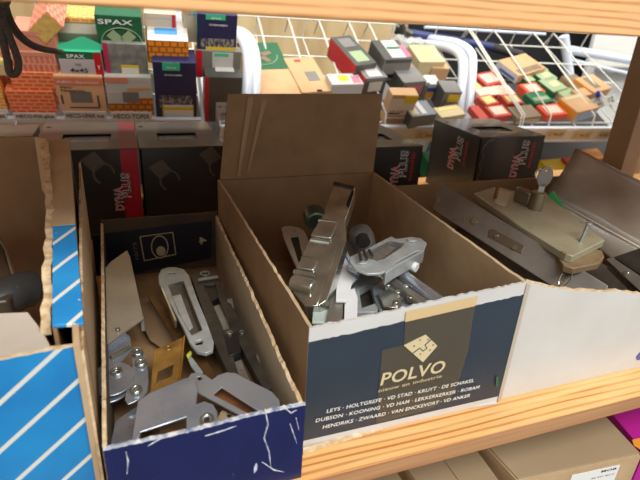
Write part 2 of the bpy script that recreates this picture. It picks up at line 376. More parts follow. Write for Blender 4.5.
# blue tube with a black grip, clamped behind
bt = thing('clamp_bar', 'dark blue steel tube with a black grip and clamp head', 'tool', (0.807,1.42,0.2955))
G().tube([(0.8012,1.45,0.2908), (1.0521,1.38,0.266)], .0125, 14).done('tube', steel_blue, bt)
G().tube([(1.0409,1.385,0.268), (1.1437,1.355,0.2481)], [.0128, .0135], 14).done('grip', mat('black rubber grip', (44, 42, 42), .7), bt)
g = G().m(dark_steel); g.tube([(0.7636,1.47,0.3045), (0.81,1.44,0.2836)], .016, 8); g.tube([(0.7673,1.43,0.3146), (0.7797,1.43,0.2722)], .009, 8); g.done('clamp_head', None, bt, bevel=.001)
cp = thing('plastic_wrap_roll', 'crumpled clear plastic sleeve over the tube end', 'plastic sleeve', (0.754,1.36,0.276))
G().tube(curve([(0.7267,1.38,0.2789), (0.7434,1.36,0.2627), (0.7718,1.35,0.267), (0.7892,1.33,0.264)], 3), [.014, .02, .017, .022, .018, .021, .017, .019, .016, .012], 9).done('sleeve', mat('clear crumpled film', (206, 208, 204), .15, alpha=.55), cp)

# ------------------------------------------------------------------ cartons on the display rack
FACE = {'front': (lambda u, v, w, l, h: (u*w, 0, v*h), (0, -1, 0)), 'top': (lambda u, v, w, l, h: (u*w, v*l, h), (0, 0, 1)),
        'left': (lambda u, v, w, l, h: (0, (1-u)*l, v*h), (-1, 0, 0)), 'right': (lambda u, v, w, l, h: (w, u*l, v*h), (1, 0, 0))}
def carton_parts(t, w, l, h, body, faces={}, decals=(), texts=(), bev=.0012, lid=True):
    g = G().m(body).box((0, 0, 0), (w, l, h)); o = g.done('carton_body', [body] + list(faces.values()), t, bevel=bev, world=False, smooth=30)
    for p in o.data.polygons:
        n = p.normal; k = 'top' if n.z > .7 else 'front' if n.y < -.7 else 'left' if n.x < -.7 else 'right' if n.x > .7 else None
        if k in faces: p.material_index = 1 + list(faces).index(k)
    if lid:
        lf = G().box((.0006, .0006, h), (w-.0006, l-.001, h+.0007)); lf.box((.003, -.0007, h-.28*min(h, .03)), (w-.003, .0004, h+.0004)); lf.done('lid_flap', faces.get('top', body), t, bevel=.0003, world=False)
    for di, d in enumerate(decals):
        f, u0, v0, u1, v1, mt = d[:6]; fn, n = FACE[f]; n = Vector(n)
        lift = .0009 if (f == 'top' and lid) or (f == 'front' and v1 > .7 and lid) else 0
        p = [Vector(fn(a, b, w, l, h)) + n*lift for a, b in ((u0, v0), (u1, v0), (u1, v1), (u0, v1))]
        G().hexa(p + [q + n*(.0004+.00015*di) for q in p]).done(d[6] if len(d) > 6 else 'printed_panel', mt, t, world=False, smooth=0)
    for f, s, u0, v0, u1, hh, mt in texts:
        fn, n = FACE[f]; lift = .0022 if f != 'left' else .0012
        text(s, fn(u0, v0, w, l, h), fn(u1, v0, w, l, h), n, hh, mt, t, lift=lift, world=False, bold=.02)
def cB(label, spec, h0, body, faces={}, decals=(), texts=(), name='screw_box', group=None, cat='box', lid=True):
    a, b, w, l, h1, rot = spec
    t = thing(name, label, cat, gl(a, b, h0), GR @ Matrix.Rotation(rot, 3, 'Z'), group); carton_parts(t, w, l, h1-h0, body, faces, decals, texts, lid=lid); return t
def cF(label, spec, l, body, faces={}, decals=(), texts=(), name='screw_box', group=None, cat='box', lid=True, db=0):
    a, b, w, h0, h1 = spec
    t = thing(name, label, cat, gl(a, b+db, h0), GR, group); carton_parts(t, w, l, h1-h0, body, faces, decals, texts, lid=lid); return t
LG = 'cartons standing at the left of the display rack'
# far left column
cF('amber brick printed carton at the extreme left edge', (-0.8737,0.03,0.0672,0.0065,0.0885), .08, BRICKO, {'top': BEIGEY}, [('front', 0, 0, 1, .12, white_ink)], group=LG)
cF('cream topped carton above the extreme left carton', (-0.8524,0.04,0.0695,0.084,0.115), .08, CREAMB, {'top': BEIGEY}, group=LG)
cF('faded salmon carton behind the hanging cord loop', (-0.8461,0.05,0.0704,0.1107,0.1522), .08, HECOP, group=LG)
# HECO column
cF('orange patterned carton, lowest of its stack, above the HECO-FIX strip', (-0.8011,0.03,0.0824,0.0072,0.058), .07, HECO, group=LG)
cF('bright orange patterned carton, second from the bottom of its stack', (-0.7858,0.033,0.0767,0.0568,0.0963), .075, HECO, group=LG)
cF('pink patterned carton lying on the two orange cartons', (-0.7734,0.036,0.0725,0.0954,0.1368), .08, HECOP, {'top': PINKB}, group=LG)
cF('plain salmon carton under the tilted pink carton', (-0.761,0.04,0.0666,0.135,0.1754), .05, PINKB, {}, group=LG)
# a carton standing on its edge like a small roof
q = [(-0.1478,1.1,0.2774), (-0.1128,1.082,0.3103), (-0.0885,1.091,0.2853)]
L3, A3, R3 = map(Vector, q); B3 = L3 + R3 - A3
t = thing('screw_box', 'pink brick patterned carton tilted on its edge like a small roof', 'box', B3)
vv = V*.085
G().m(HECOP).hexa([B3, R3, R3+vv, B3+vv, L3, A3, A3+vv, L3+vv]).done('carton_body', None, t, bevel=.001)
c0 = (L3+R3)/2; f_ = .9
G().m(mat('straw end print', (206, 176, 96), .55, col2=(170, 132, 66), scale=90)).hexa([c0+(p-c0)*f_-V*k for k in (0, .0008) for p in (B3, R3, A3, L3)]).done('end_panel', None, t)

# SPAX column
cF('amber brick carton at the back behind the green-topped carton', (-0.6969,0.11,0.0689,0.129,0.1678), .05, BRICKO, group=LG)
cF('grey green carton behind the mint green tuck flap', (-0.6954,0.07,0.0749,0.1191,0.158), .04, GREYG, group=LG)
t = cF('grey carton with green top, red side strip and size 4x45', (-0.6958,0.035,0.0747,0.0921,0.1424), .032, LGREY, {'top': MINT}, [('front', 0, .7, 1, 1, SPAXG), ('front', .82, 0, 1, .96, REDB), ('front', .02, .05, .8, .68, mat('grey lilac label', (190, 182, 184), .5))],
       [('front', 'SPAX', .2, .76, .62, .0075, white_ink), ('front', '4x45', .22, .16, .64, .0085, black_ink), ('front', 'TXS', .36, .44, .5, .004, black_ink), ('front', 'T', .88, .3, .94, .008, white_ink)], group=LG, lid=False)
g = G().prism([(0, 0, 0), (.092, 0, 0), (.092, 0, .004), (.05, 0, .022), (.042, 0, .022), (0, 0, .004)], (0, .0012, 0)); g.b.transform(XF[t] @ Matrix.Translation((0, .008, (-0.6958,0.035,0.0747,0.0921,0.1424)[4]-(-0.6958,0.035,0.0747,0.0921,0.1424)[3])) @ Matrix.Rotation(R(-14), 4, 'X')); g.done('tuck_flap', MINT, t)
cF('peach carton with cut window and curved outline above its grey strip', (-0.7108,0.028,0.0863,0.0095,0.0945), .034, PEACH, {}, [('front', 0, .78, 1, .97, mat('salmon stripe', (226, 130, 96), .5)), ('front', .26, .3, .72, .6, GREY, 'window'), ('front', .06, .26, .1, .5, grey_ink), ('front', .2, .15, .84, .175, black_ink), ('front', .82, .17, .86, .5, grey_ink)],
   [('front', 'Heco-', .1, .69, .34, .006, black_ink), ('front', 'Fensterbau', .1, .61, .6, .0055, black_ink), ('front', 'ABC-Spezial', .04, .84, .9, .0045, white_ink)], group=LG)
# tall green carton column
def spaxcross(t, w, l, h):
    g = G()
    c_ = Vector((w*.5, -.0016, h*.58))
    for k in range(4):
        a = R(45+90*k); u = Vector((math.cos(a), 0, math.sin(a))); v_ = Vector((-u.z, 0, u.x))
        g.prism([c_+u*.004+v_*.009, c_+u*.028+v_*.009, c_+u*.028-v_*.009, c_+u*.004-v_*.009], (0, -.0004, 0))
    g.tube([c_+Vector((math.cos(q)*.036, 0, math.sin(q)*.03)) for q in [2*math.pi*i/28 for i in range(29)]], .0008, 5)
    g.done('emblem', GREENL, t, world=False, smooth=0)
t = cF('tall green carton with a pale cross emblem in a ring', (-0.6236,0.05,0.0808,0.08,0.2073), .06, SPAXG, {'right': GREYG}, [], [('front', 'SPAX', .06, .88, .8, .009, white_ink)], group=LG); spaxcross(t, .085, .06, .13)
t = cF('clear bag carton with pink edge and small yellow label', (-0.6168,0.04,0.0783,0.0868,0.1591), .010, mat('bag of grey screws', (140, 138, 130), .4, col2=(104, 104, 100), scale=60, amt=.7), {}, [('front', 0, 0, .12, 1, mat('raspberry edge', (176, 46, 84), .5)), ('front', .36, .02, .78, .38, yellow), ('front', .38, .14, .76, .3, white_ink)], group=LG, lid=False)
cF('white and orange brick carton with small window above TOPIX strip', (-0.6211,0.028,0.0863,0.0078,0.0948), .03, white_card, {}, [('front', 0, 0, 1, .46, BRICKD), ('front', 0, .3, .42, .62, white_card), ('front', 0, .88, .5, 1, mat('salmon stripe2', (222, 130, 100), .5)), ('front', .34, .34, .7, .62, GREY, 'window'), ('front', .46, .7, .96, .74, AMBER)], group=LG)
# navy column
cF('plain cream carton standing behind the orange brick carton', (-0.5401,0.1,0.06,0.0851,0.1892), .05, mat('pinkish cream board', (204, 186, 160), .6), {}, [('front', .86, .5, .98, 1, REDB)], group=LG)
t = cF('orange brick carton with a white and blue label on top', (-0.5365,0.05,0.0766,0.114,0.163), .075, BRICKD, {'top': white_card}, [('top', .18, .3, .74, .62, mat('sky blue label', (70, 140, 200), .5)), ('top', .5, .1, .8, .24, LGREY)], group=LG, lid=False)
def navyfront(nm): return [('front', .22, .88, .62, 1, MINT), ('front', .1, .24, .9, .46, SCREWS), ('front', .16, .02, .92, .3, yellow), ('front', .2, .05, .9, .2, white_ink), ('front', .2, .26, .9, .3, white_ink)]
cF('navy carton with green tab, screw picture and yellow label, in front', (-0.5299,0.028,0.0828,-0.0094,0.1302), .05, NAVYP, {'left': MINT}, navyfront(1), [('front', 'SPAX', .32, .915, .54, .0035, white_ink), ('front', 'SCHRAUBEN', .26, .8, .66, .0035, white_ink)], group=LG)
cF('light blue topped carton behind the second navy carton', (-0.4666,0.1,0.0905,0.1331,0.1999), .05, KRAFTB, {'front': mat('dusty pale board', (186, 172, 150), .6)}, [('front', .15, .9, .95, 1, mat('light blue print', (120, 180, 210), .5))], group=LG)
cF('navy carton with green tab standing above the red and grey carton', (-0.4425,0.075,0.0782,0.1291,0.2077), .02, NAVYP, {'left': MINT}, [('front', .22, .86, .7, 1, MINT), ('front', .1, .12, .95, .36, SCREWS), ('front', .22, 0, 1, .14, yellow)], [('front', 'SPAX', .35, .89, .6, .0035, white_ink), ('front', 'SCHRAUBEN', .3, .72, .75, .0035, white_ink)], group=LG, lid=False)
t = cF('red and dark grey carton with torn red side and white label', (-0.4296,0.035,0.0766,-0.0171,0.0954), .065, DGREY, {'left': REDB, 'top': DGREY}, [('front', 0, 0, .1, 1, REDB), ('front', .3, .02, .8, .46, LGREY), ('top', .3, .3, .8, .8, white_card)], [('front', 'CE', .44, .18, .62, .006, black_ink), ('front', '80 15 50', .36, .36, .74, .004, black_ink)], group=LG)
cF('upright grey carton leaning over the red and grey carton', (-0.4455,0.07,0.0919,0.0722,0.1337), .02, mat('warm grey print', (120, 118, 108), .4), {'left': REDB}, [('front', 0, 0, .14, 1, REDB), ('front', .36, .3, .82, .95, white_card), ('front', .4, .8, .72, .92, MINT)], group=LG, lid=False)
# name strips on the rail
def strip(label, spec, s, bl=.028):
    a, b, w, h0, h1 = spec; t = thing('shelf_label', label, 'price label', gl(a, b, h0), GR)
    cd = G().box((0, -.0012, 0), (w, 0, h1-h0)).done('card', mat('bright strip card', (240, 240, 238), .5), t, world=False, bevel=.0003); text(s, Vector((w*.06, -.0012, (h1-h0)*.25)), Vector((w*.94, -.0012, (h1-h0)*.25)), (0, -1, 0), (h1-h0)*.5, black_ink, cd, world=False, lift=.0005, bold=.02)
strip('shelf strip reading HECO-FIX-plus', (-0.7938,0.012,0.0748,0.0065,0.0219), 'HECO-FIX-plus')
strip('shelf strip with a black diamond under the peach carton', (-0.7045,0.012,0.0782,0.007,0.0263), 'HECO-UNIX top')
strip('shelf strip reading HECO-TOPIX', (-0.6171,0.012,0.0779,0.005,0.0261), 'HECO-TOPIX')
strip('shelf strip at the extreme left ending in IX', (-0.8539,0.012,0.048,0.0062,0.0213), 'HECO-UNIX')

# middle bay
MG = 'cartons lying in the middle bay of the display rack'
t = cB('flat carton with green end and pale star emblem beside the white tube', (-0.3157,0.046,0.10121,0.21817,0.042,0.09996), 0, KRAFTB, {}, [('top', 0, .47, 1, 1, SPAXG)], group=MG)
w_, l_ = (-0.3157,0.046,0.10121,0.21817,0.042,0.09996)[2:4]
g = G(); c_ = Vector((w_*.4, l_*.74, .0436))
for k in range(5):
    a = R(20+72*k); u = Vector((math.cos(a), math.sin(a), 0)); v_ = Vector((-u.y, u.x, 0)); g.prism([c_+v_*.009-u*.002, c_+u*.034+v_*.006, c_+u*.034-v_*.006, c_-v_*.009-u*.002], (0, 0, .0005))
g.done('emblem', TAUPE, t, world=False, smooth=0)
g = G(); g.tube([c_+Vector((math.cos(q)*.045, math.sin(q)*.04, 0)) for q in [math.pi*(1+i/16) for i in range(17)]], .001, 5); g.done('emblem_arc', GREENL, t, world=False, smooth=0)
t = cB('flat kraft carton with grey window and thumb notch', (-0.2147,0.0594,0.07566,0.142,0.045,0.13255), 0, KRAFTB, {}, [('top', .42, .3, .8, .56, GREY, 'window'), ('top', .3, .86, .5, .92, red_ink), ('top', .5, 0, .66, .05, hole_dark, 'thumb_notch')], group=MG)
cB('dark grey carton with green patch and tall red side, back of middle bay', (-0.0819,0.1112,0.05896,0.12682,0.085,0.27131), .035, DGREY, {'left': REDB}, [('top', .2, .1, .8, .45, GREENL), ('top', .2, .6, .8, .9, GREY)], group=MG)
cB('white carton with yellow label next to the kraft carton', (-0.1447,0.0706,0.0795,0.04371,0.06,0.0869), .0, white_card, {'front': LGREY}, [('top', .3, .3, .6, .8, yellow), ('top', .7, .1, .95, .7, mat('pink print', (220, 120, 140), .5)), ('front', .1, .3, .9, .4, GREY)], group=MG)
t = cB('low red and grey carton with white barcode label', (-0.0616,0.0826,0.05918,0.05387,0.07,0.18182), .02, GREY, {'left': REDB, 'front': DGREY}, [('top', .2, .1, .8, .9, white_card), ('top', .3, .75, .7, .88, MINT), ('front', .2, .3, .8, .8, white_card)], group=MG)
t = cB('dark edged carton with green and pink label on top', (-0.0124,0.1162,0.07513,0.08595,0.1,0.11874), .045, DGREY, {'front': GREY}, [('top', .3, .08, .82, .96, white_card), ('top', .34, .5, .8, .62, GREENB), ('top', .84, .1, 1, .7, mat('rose print', (222, 110, 140), .5)), ('front', .1, .1, .9, .3, hole_dark)], group=MG)
t = cB('grey printed carton lying slanted in front of the labelled carton', (0.0298,0.0704,0.0643,0.0839,0.07,0.16719), .025, GREY, {'front': DGREY, 'left': DGREY}, [('top', .1, .7, .9, .95, mat('dusty rose print', (176, 120, 120), .5)), ('front', .2, .2, .9, .8, mat('dusty rose print2', (186, 110, 116), .5))], group=MG)
t = cF('small grey carton jammed under the slanted grey carton', (0.0504,0.1,0.0642,0.0019,0.0532), .03, GREY, {'top': LGREY}, [('front', .3, .5, .5, .7, hole_dark)], group=MG)
t = cF('kraft end carton with yellow sticker and printed white end', (-0.0205,0.012,0.0658,-0.0036,0.0764), .03, KRAFTB, {'front': mat('off white print', (214, 208, 192), .5), 'top': KRAFTB}, [('front', 0, 0, 1, .2, KRAFTB), ('front', .5, .74, 1, 1, yellow), ('front', .06, .36, .5, .4, black_ink), ('front', .06, .28, .8, .31, GREY)], [('front', 'L5 CE', .1, .44, .6, .004, black_ink)], group=MG)
t = cB('grey blue carton with two pale strips on its top', (0.0331,-0.0117,0.06933,0.05508,0.035,0.1725), .0, mat('blue grey board', (120, 126, 132), .5), {'left': DGREY}, [('top', .05, .1, .35, .95, CREAMB), ('top', .45, .1, .65, .95, LGREY)], group=MG)
t = cB('pale kraft carton behind the clear wrapped tube end', (0.1044,0.1632,0.07403,0.0788,0.07,0.05947), .03, CREAMB, {}, [('top', .3, .3, .7, .6, BEIGEY)], group=MG)
t = cF('kraft carton with yellow lower edge next to the bent tube', (0.1431,0.16,0.0493,0.0038,0.0558), .05, KRAFTB, {}, [('front', 0, 0, 1, .3, yellow)], group=MG)
t = cF('small white, orange and blue carton under the yellow edged carton', (0.1136,0.1,0.032,0.0089,0.0491), .04, white_card, {}, [('front', 0, 0, .6, .45, AMBER), ('front', 0, .5, 1, .75, mat('royal blue print', (50, 80, 170), .5))], group=MG)
t = cF('grey carton with yellow sticker standing before the bent tube', (0.1345,0.055,0.0488,0.0031,0.0576), .05, GREY, {'left': DGREY}, [('front', .3, .5, .95, .9, yellow), ('front', .3, .1, .9, .4, LGREY)], group=MG)
t = cB('cream carton with yellow printed edge at the front rail', (0.1131,-0.0083,0.07222,0.04009,0.03,0.22483), .0, CREAMB, {}, [('top', .1, .6, .9, .8, BEIGEY)], group=MG)

# right bay
RG = 'small cartons in the right bay of the display rack'
def lab(m_): return [('top', .14, .16, .86, .84, m_)]
t = cB('brick red carton with rose label highest beside the bent tube', (0.3118,0.1467,0.06859,0.05612,0.017,0.31115), .0, REDC, {}, lab(ROSE), group=RG)
cB('straw yellow carton peeping past the bent tube', (0.2761,0.1276,0.02086,0.04545,0.017,0.25196), 0, BEIGEY, {}, group=RG)
cB('pale rose carton below the highest brick red one', (0.2701,0.1012,0.06517,0.03506,0.017,0.16338), .0, ROSE, {'front': REDC}, group=RG)
cB('second pale rose carton, right of the first', (0.3322,0.1073,0.05204,0.04132,0.017,0.11363), .0, ROSE, {'front': REDC}, group=RG)
cB('brick red carton with straw label beside the bent tube', (0.2677,0.0546,0.04602,0.04037,0.02,0.2977), .0, REDC, {}, lab(BEIGEY), group=RG)
cB('brick red carton with straw label in the centre of the bay', (0.3335,0.0643,0.05088,0.03994,0.02,0.10436), .0, REDC, {}, lab(BEIGEY), group=RG)
cB('low brick red carton with rose label behind the charcoal carton', (0.2699,0.014,0.05666,0.04495,0.017,0.15238), .0, REDC, {}, lab(ROSE), group=RG)
cB('brick red carton half hidden by the bent tube foot', (0.2268,0.0058,0.02742,0.05221,0.017,0.15376), .0, REDC, {}, group=RG)
cB('taupe kraft carton with open flap at the front rail', (0.3351,0.0066,0.07896,0.04939,0.017,0.16411), .0, TAUPE, {'front': KRAFTB}, [('front', .05, .1, .95, .5, CREAMB)], group=RG)
cB('orange red carton with rose label at the front rail', (0.4281,0.0197,0.07048,0.04645,0.017,0.12805), .0, REDO, {}, lab(ROSE), group=RG)
cB('orange red carton with pale label beside the green cartons', (0.4207,0.11,0.06057,0.04569,0.02,0.17926), .0, REDO, {}, lab(ROSE), group=RG)
cB('bottle green carton lying above the orange red front carton', (0.4186,0.066,0.06572,0.04842,0.02,0.22246), .0, GREENB, {}, [('top', .1, .2, .9, .5, GREENL)], group=RG)
cB('kraft carton with blue and white end at top of the right bay', (0.413,0.1702,0.11983,0.08037,0.035,0.37958), .01, KRAFTB, {'left': LGREY}, [('left', .2, .2, .9, .5, mat('blue print', (60, 100, 170), .5)), ('top', .1, .05, .9, .3, TAUPE)], group=RG)
for i, (spec, lb) in enumerate((
    ((0.4896,0.2003,0.06033,0.05104,0.024,0.38574), 'first green carton from the top of the green row'), ((0.4979,0.1621,0.05928,0.04886,0.024,0.37299), 'second green carton from the top of the green row'),
    ((0.4973,0.1155,0.06416,0.05663,0.024,0.3252), 'third green carton from the top of the green row'), ((0.442,0.1599,0.03327,0.0478,0.024,0.32745), 'dark green carton left of the green row'))):
    cB(lb, spec, .0, GREENB, {'top': GREENL}, [('top', .3, .3, .8, .7, CREAMB)], group=RG)
cB('kraft carton right of the green row', (0.586,0.1276,0.05546,0.06938,0.024,0.20517), .0, KRAFTB, {'top': TAUPE}, group=RG)
cB('straw kraft carton in front of the green row', (0.5273,0.086,0.06001,0.04617,0.02,0.25266), .0, CREAMB, {'top': GREENL}, group=RG)
t = cB('amber and kraft carton with white strip at the front rail', (0.513,0.0158,0.09116,0.0666,0.03,0.29955), .0, KRAFTB, {'left': AMBER, 'front': LGREY}, [('front', .1, .2, .8, .8, mat('blue white end', (150, 170, 200), .5)), ('top', .1, .75, .9, .95, CREAMB)], group=RG)
cB('kraft carton wedged between amber carton and paper tags', (0.563,0.0863,0.05771,0.03236,0.03,0.26473), .0, KRAFTB, group=RG)
cB('long amber carton with crumpled kraft top near the brown upright', (0.6134,0.0987,0.08219,0.07092,0.035,0.3206), .01, KRAFTB, {'left': AMBER}, [('top', .3, .2, .6, .9, TAUPE)], group=RG)
def tagcard(label, pts, s):
    pts = [V3(p) for p in pts]; t = thing('paper_tag', label, 'paper tag', pts[0]); n = (pts[1]-pts[0]).cross(pts[3]-pts[0]).normalized(); n = n if n.y < 0 else -n
    G().prism(pts, -n*.0006).done('card', mat('tag card', (206, 206, 196), .6), t)
    u = pts[1]-pts[0]; v_ = pts[3]-pts[0]
    for i, q in enumerate(s): text(q, pts[0]+u*.2+v_*(.62-.35*i), pts[0]+u*.8+v_*(.62-.35*i), n, v_.length*.22, black_ink, t)
tagcard('white tag with handwriting standing near the brown upright', [(1.1812,1.07,0.131), (1.2143,1.07,0.1468), (1.2017,1.08,0.1714), (1.1669,1.08,0.1608)], ['CT x', '4cm'])
tagcard('second handwritten tag half behind the brown upright', [(1.2065,1.06,0.1486), (1.2427,1.06,0.1564), (1.238,1.07,0.1783), (1.202,1.07,0.1704)], ['x5', 'TE'])
t = thing('marker_cap', 'small blue plastic cap between the paper tags', 'cap', (1.1911,1.08,0.1713)); G().tube([(1.1921,1.08,0.1687), (1.1883,1.08,0.1791), (1.1864,1.08,0.1843)], [.006, .006, .002], 10).done('cap', mat('royal blue plastic', (40, 50, 160), .4), t)
# marks on the price rail
for lb, spec, s in (('price card on the middle rail with a printed C mark', (0.0608,-0.014,0.0609,-0.0277,-0.0006), 'C 5x40'), ('price card on the right rail nearest the charcoal carton', (0.4238,-0.016,0.0555,-0.0254,0.0037), 'C 4x30'),
                    ('price card on the right rail in the middle', (0.5066,-0.016,0.0575,-0.0292,0.0004), 'C 4x35'), ('price card on the right rail next to the upright', (0.5878,-0.016,0.0328,-0.0265,-0.003), '4x40')):
    a, b, w, h0, h1 = spec; t = thing('price_card', lb, 'price label', gl(a, b, h0), GR); G().box((0, -.0008, 0), (w, 0, h1-h0)).done('card', CREAMB, t, world=False)
    text(s, Vector((w*.1, -.001, (h1-h0)*.3)), Vector((w*.9, -.001, (h1-h0)*.3)), (0, -1, 0), (h1-h0)*.35, grey_ink, t, world=False)
# things on the lower tray
LT = 'cartons on the dark lower tray'
cB('green carton low in the gap left of the charcoal carton', (0.1227,-0.0538,0.0527,0.07683,-0.1,0.10647), -.15, GREENB, group=LT)
cB('yellow carton low behind the key', (0.4566,-0.057,0.08008,0.03982,-0.1,0.06748), -.15, yellow, {'front': REDC}, group=LT)
cB('red carton low beside the yellow one', (0.5236,-0.0621,0.04352,0.04274,-0.09,0.15457), -.15, REDC, group=LT)
cB('orange carton low near the upright', (0.5809,-0.0429,0.06454,0.0411,-0.08,0.10244), -.15, AMBER, group=LT)

# ------------------------------------------------------------------ charcoal screw cartons at the back of the pine board
def dynabox(label, x0, x1, y0, y1, h, rot=0):
    t = thing('screw_carton', label, 'box', (x0, y0, 0), Matrix.Rotation(R(rot), 3, 'Z'), 'charcoal cartons at the back of the pine board')
    w, l = x1-x0, y1-y0
    hx0, hx1, hy0, hy1 = w*.24, w*.74, l*.26, l*.52
    g = G(); s = .002
    g.m(dyna).box((0, 0, 0), (w, s, h)); g.box((0, l-s, 0), (w, l, h)); g.box((0, 0, 0), (s, l, h)); g.box((w-s, 0, 0), (w, l, h)); g.box((0, 0, 0), (w, l, s))
    g.done('carton_body', None, t, world=False, smooth=0)
    P = lambda a, b: (a, b, h)
    ld = G().prism([P(-.0008, -.0012), P(w+.0008, -.0012), P(w+.0008, l), P(-.0008, l)], (0, 0, .0012), [[P(hx0, hy0), P(hx1, hy0), P(hx1, hy1), P(hx0, hy1)]]).done('lid', dyna_top, t, world=False, bevel=.0005)
    G().box((hx0-.004, hy0-.004, h-.004), (hx1+.004, hy1+.004, h-.0035)).done('window_film', film, ld, world=False, smooth=0)
    G().tube([(w*.06, l*.8, h+.0011), (w*.06, l*.8, h+.0016)], .004, 12).done('punch_hole', hole_dark, ld, world=False)
    return t
def dynaword(t, o, up, right, n, L_, hh):
    """DYNA PLUS written along 'up', letters standing towards -right"""
    o, up, right, n = map(V3, (o, up, right, n))
    for (dx, mt, b, lf) in ((0, white_ink, .05, .0005), (0, red_ink, .0, .0009)):
        text('DYNA', o, o+up*L_*.62, n, hh, mt, t, bold=b, lift=lf, world=False)
    o2 = o + right*hh*1.05 + up*L_*.3
    for mt, b, lf in ((white_ink, .05, .0005), (black_ink, .0, .0009)): text('PLUS', o2, o2+up*L_*.66, n, hh, mt, t, bold=b, lift=lf, world=False)
    o3 = o2 + right*hh*.95 - up*L_*.06
    text('PATENTED', o3, o3+up*L_*.66, n, hh*.42, red_ink, t, bold=.01, world=False)
def bit_relief(t, o, u, v, n):
    o, u, v, n = map(V3, (o, u, v, n)); g = G()
    c_ = o; g.prism([c_+u*.0+v*.0, c_+u*.02+v*.012, c_+u*.034-v*.006, c_+u*.016-v*.02], n*.0004)
    g.tube([c_+u*(.03+.014*math.cos(a))+v*(-.022+.016*math.sin(a))+n*.0003 for a in [i*.35 for i in range(13)]], .0016, 5); g.done('screw_picture', mat('faint warm grey print', (96, 88, 76), .4), t, world=False, smooth=0)
d2 = dynabox('charcoal carton with red band and vertical red lettering, left of its plain twin', -.1265, .0122, .79, .975, .139)
G().box((.114, -.0016, .001), (.1388, -.0004, .139)).done('red_band', red, d2, world=False, smooth=0)
G().box((.114, -.0016, .1385), (.1392, .185, .1406)).done('red_band', mat('muted red print', (132, 60, 60), .4), d2, world=False, smooth=0)  # top run of the band in a greyer red than its front
dynaword(d2, (.112, -.0016, .045), (0, 0, 1), (1, 0, 0), (0, -1, 0), .062, .011); bit_relief(d2, (.06, -.0004, .125), (1, 0, 0), (0, 0, 1), (0, -1, 0))
d3 = dynabox('charcoal carton between the red banded carton and the raised kraft flap', .0155, .1385, .79, .968, .139)
bit_relief(d3, (.01, -.0004, .11), (1, 0, 0), (0, 0, 1), (0, -1, 0)); bit_relief(d3, (.085, -.0004, .128), (1, 0, 0), (0, 0, 1), (0, -1, 0))
G().box((.1225, -.0008, .02), (.1252, .12, .137)).done('red_edge', red, d3, world=False, smooth=0)
d1 = dynabox('charcoal carton at the extreme left, mostly behind the blue striped box', -.275, -.137, .80, .972, .137)
d4 = dynabox('charcoal carton with vertical lettering right behind the raised kraft flap', .345, .470, .752, .93, .139)
dynaword(d4, (.083, -.0008, .062), (0, 0, 1), (1, 0, 0), (0, -1, 0), .075, .014)
d5 = dynabox('charcoal carton with lettering on two sides, standing behind the lock box', .621, .771, .797, .963, .139)
dynaword(d5, (.098, -.0008, .058), (0, 0, 1), (1, 0, 0), (0, -1, 0), .078, .0155); 
dynaword(d5, (-.0008, .072, .056), (0, 0, 1), (0, -1, 0), (-1, 0, 0), .074, .019)
for a in (.0,):
    g = G()
    for i in range(9): g.tube([(.006+.006*(i % 2), -.0006, .01+i*.013), (.012-.006*(i % 2), -.0006, .022+i*.013)], .001, 5)
    g.tube([(.008, -.0006, .12), (.016, -.0006, .133), (.03, -.0006, .136)], .002, 5); g.done('screw_picture', mat('worn edge print', (110, 102, 88), .5), d5, world=False)

# hanging cord
t = G().tube(curve([(-0.0962,0.6,0.3438), (-0.0972,0.6,0.3286), (-0.0976,0.63,0.3072), (-0.097,0.7,0.2881), (-0.0935,0.8,0.2725), (-0.0892,1,0.2513)], 7), .0042, 10).done('cord', rope_m); tag(t, 'dark twisted cord running from the upper board to the cartons', 'cord')
t = G().tube(curve([(-0.1009,0.6,0.3402), (-0.1035,0.6,0.3058), (-0.1027,0.6,0.2806), (-0.1024,0.6,0.2667), (-0.0962,0.6,0.2677), (-0.0935,0.6,0.279), (-0.0971,0.6,0.2989), (-0.1003,0.6,0.3147), (-0.0976,0.605,0.3404)], 7), .0036, 10).done('cord_loop', rope_m); tag(t, 'narrow hanging loop of dark cord at the left edge', 'cord')
t = G().tube(curve([(-0.1084,0.62,0.3206), (-0.1016,0.62,0.3263), (-0.097,0.62,0.3336), (-0.0961,0.62,0.3441)], 5), .004, 10).done('cord_knot', rope_m); tag(t, 'knotted cord end right under the upper board', 'cord')

# ------------------------------------------------------------------ navy box with lock parts
TW = torn_white
nb = thing('parts_box', 'worn navy cardboard box of loose latch plates, front edge scuffed white', 'box', (.03, .28, .0003))
g = wall(G(), (-.033, .28), (.106, .28), .0003, .0715, .0765, .0026, (0, 1), navy, greyback, TW, n=70, jit=.0004, bands=[(-.0018, TW)], wob=.0006, seed=3); g.done('front_panel', None, nb, smooth=0)
g = wall(G(), (.1045, .2828), (.1045, .655), .0003, .0765, .080, .0028, (-1, 0), kraft_pale, greyback, torn, n=70, jit=.0013, wob=.0012, seed=5); g.done('side_panel', None, nb, smooth=0)
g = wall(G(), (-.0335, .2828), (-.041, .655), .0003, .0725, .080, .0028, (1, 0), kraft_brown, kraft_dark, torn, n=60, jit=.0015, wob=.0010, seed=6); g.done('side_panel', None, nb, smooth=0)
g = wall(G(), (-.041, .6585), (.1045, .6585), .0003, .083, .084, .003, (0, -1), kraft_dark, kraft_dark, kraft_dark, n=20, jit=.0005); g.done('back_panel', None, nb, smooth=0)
g = G()
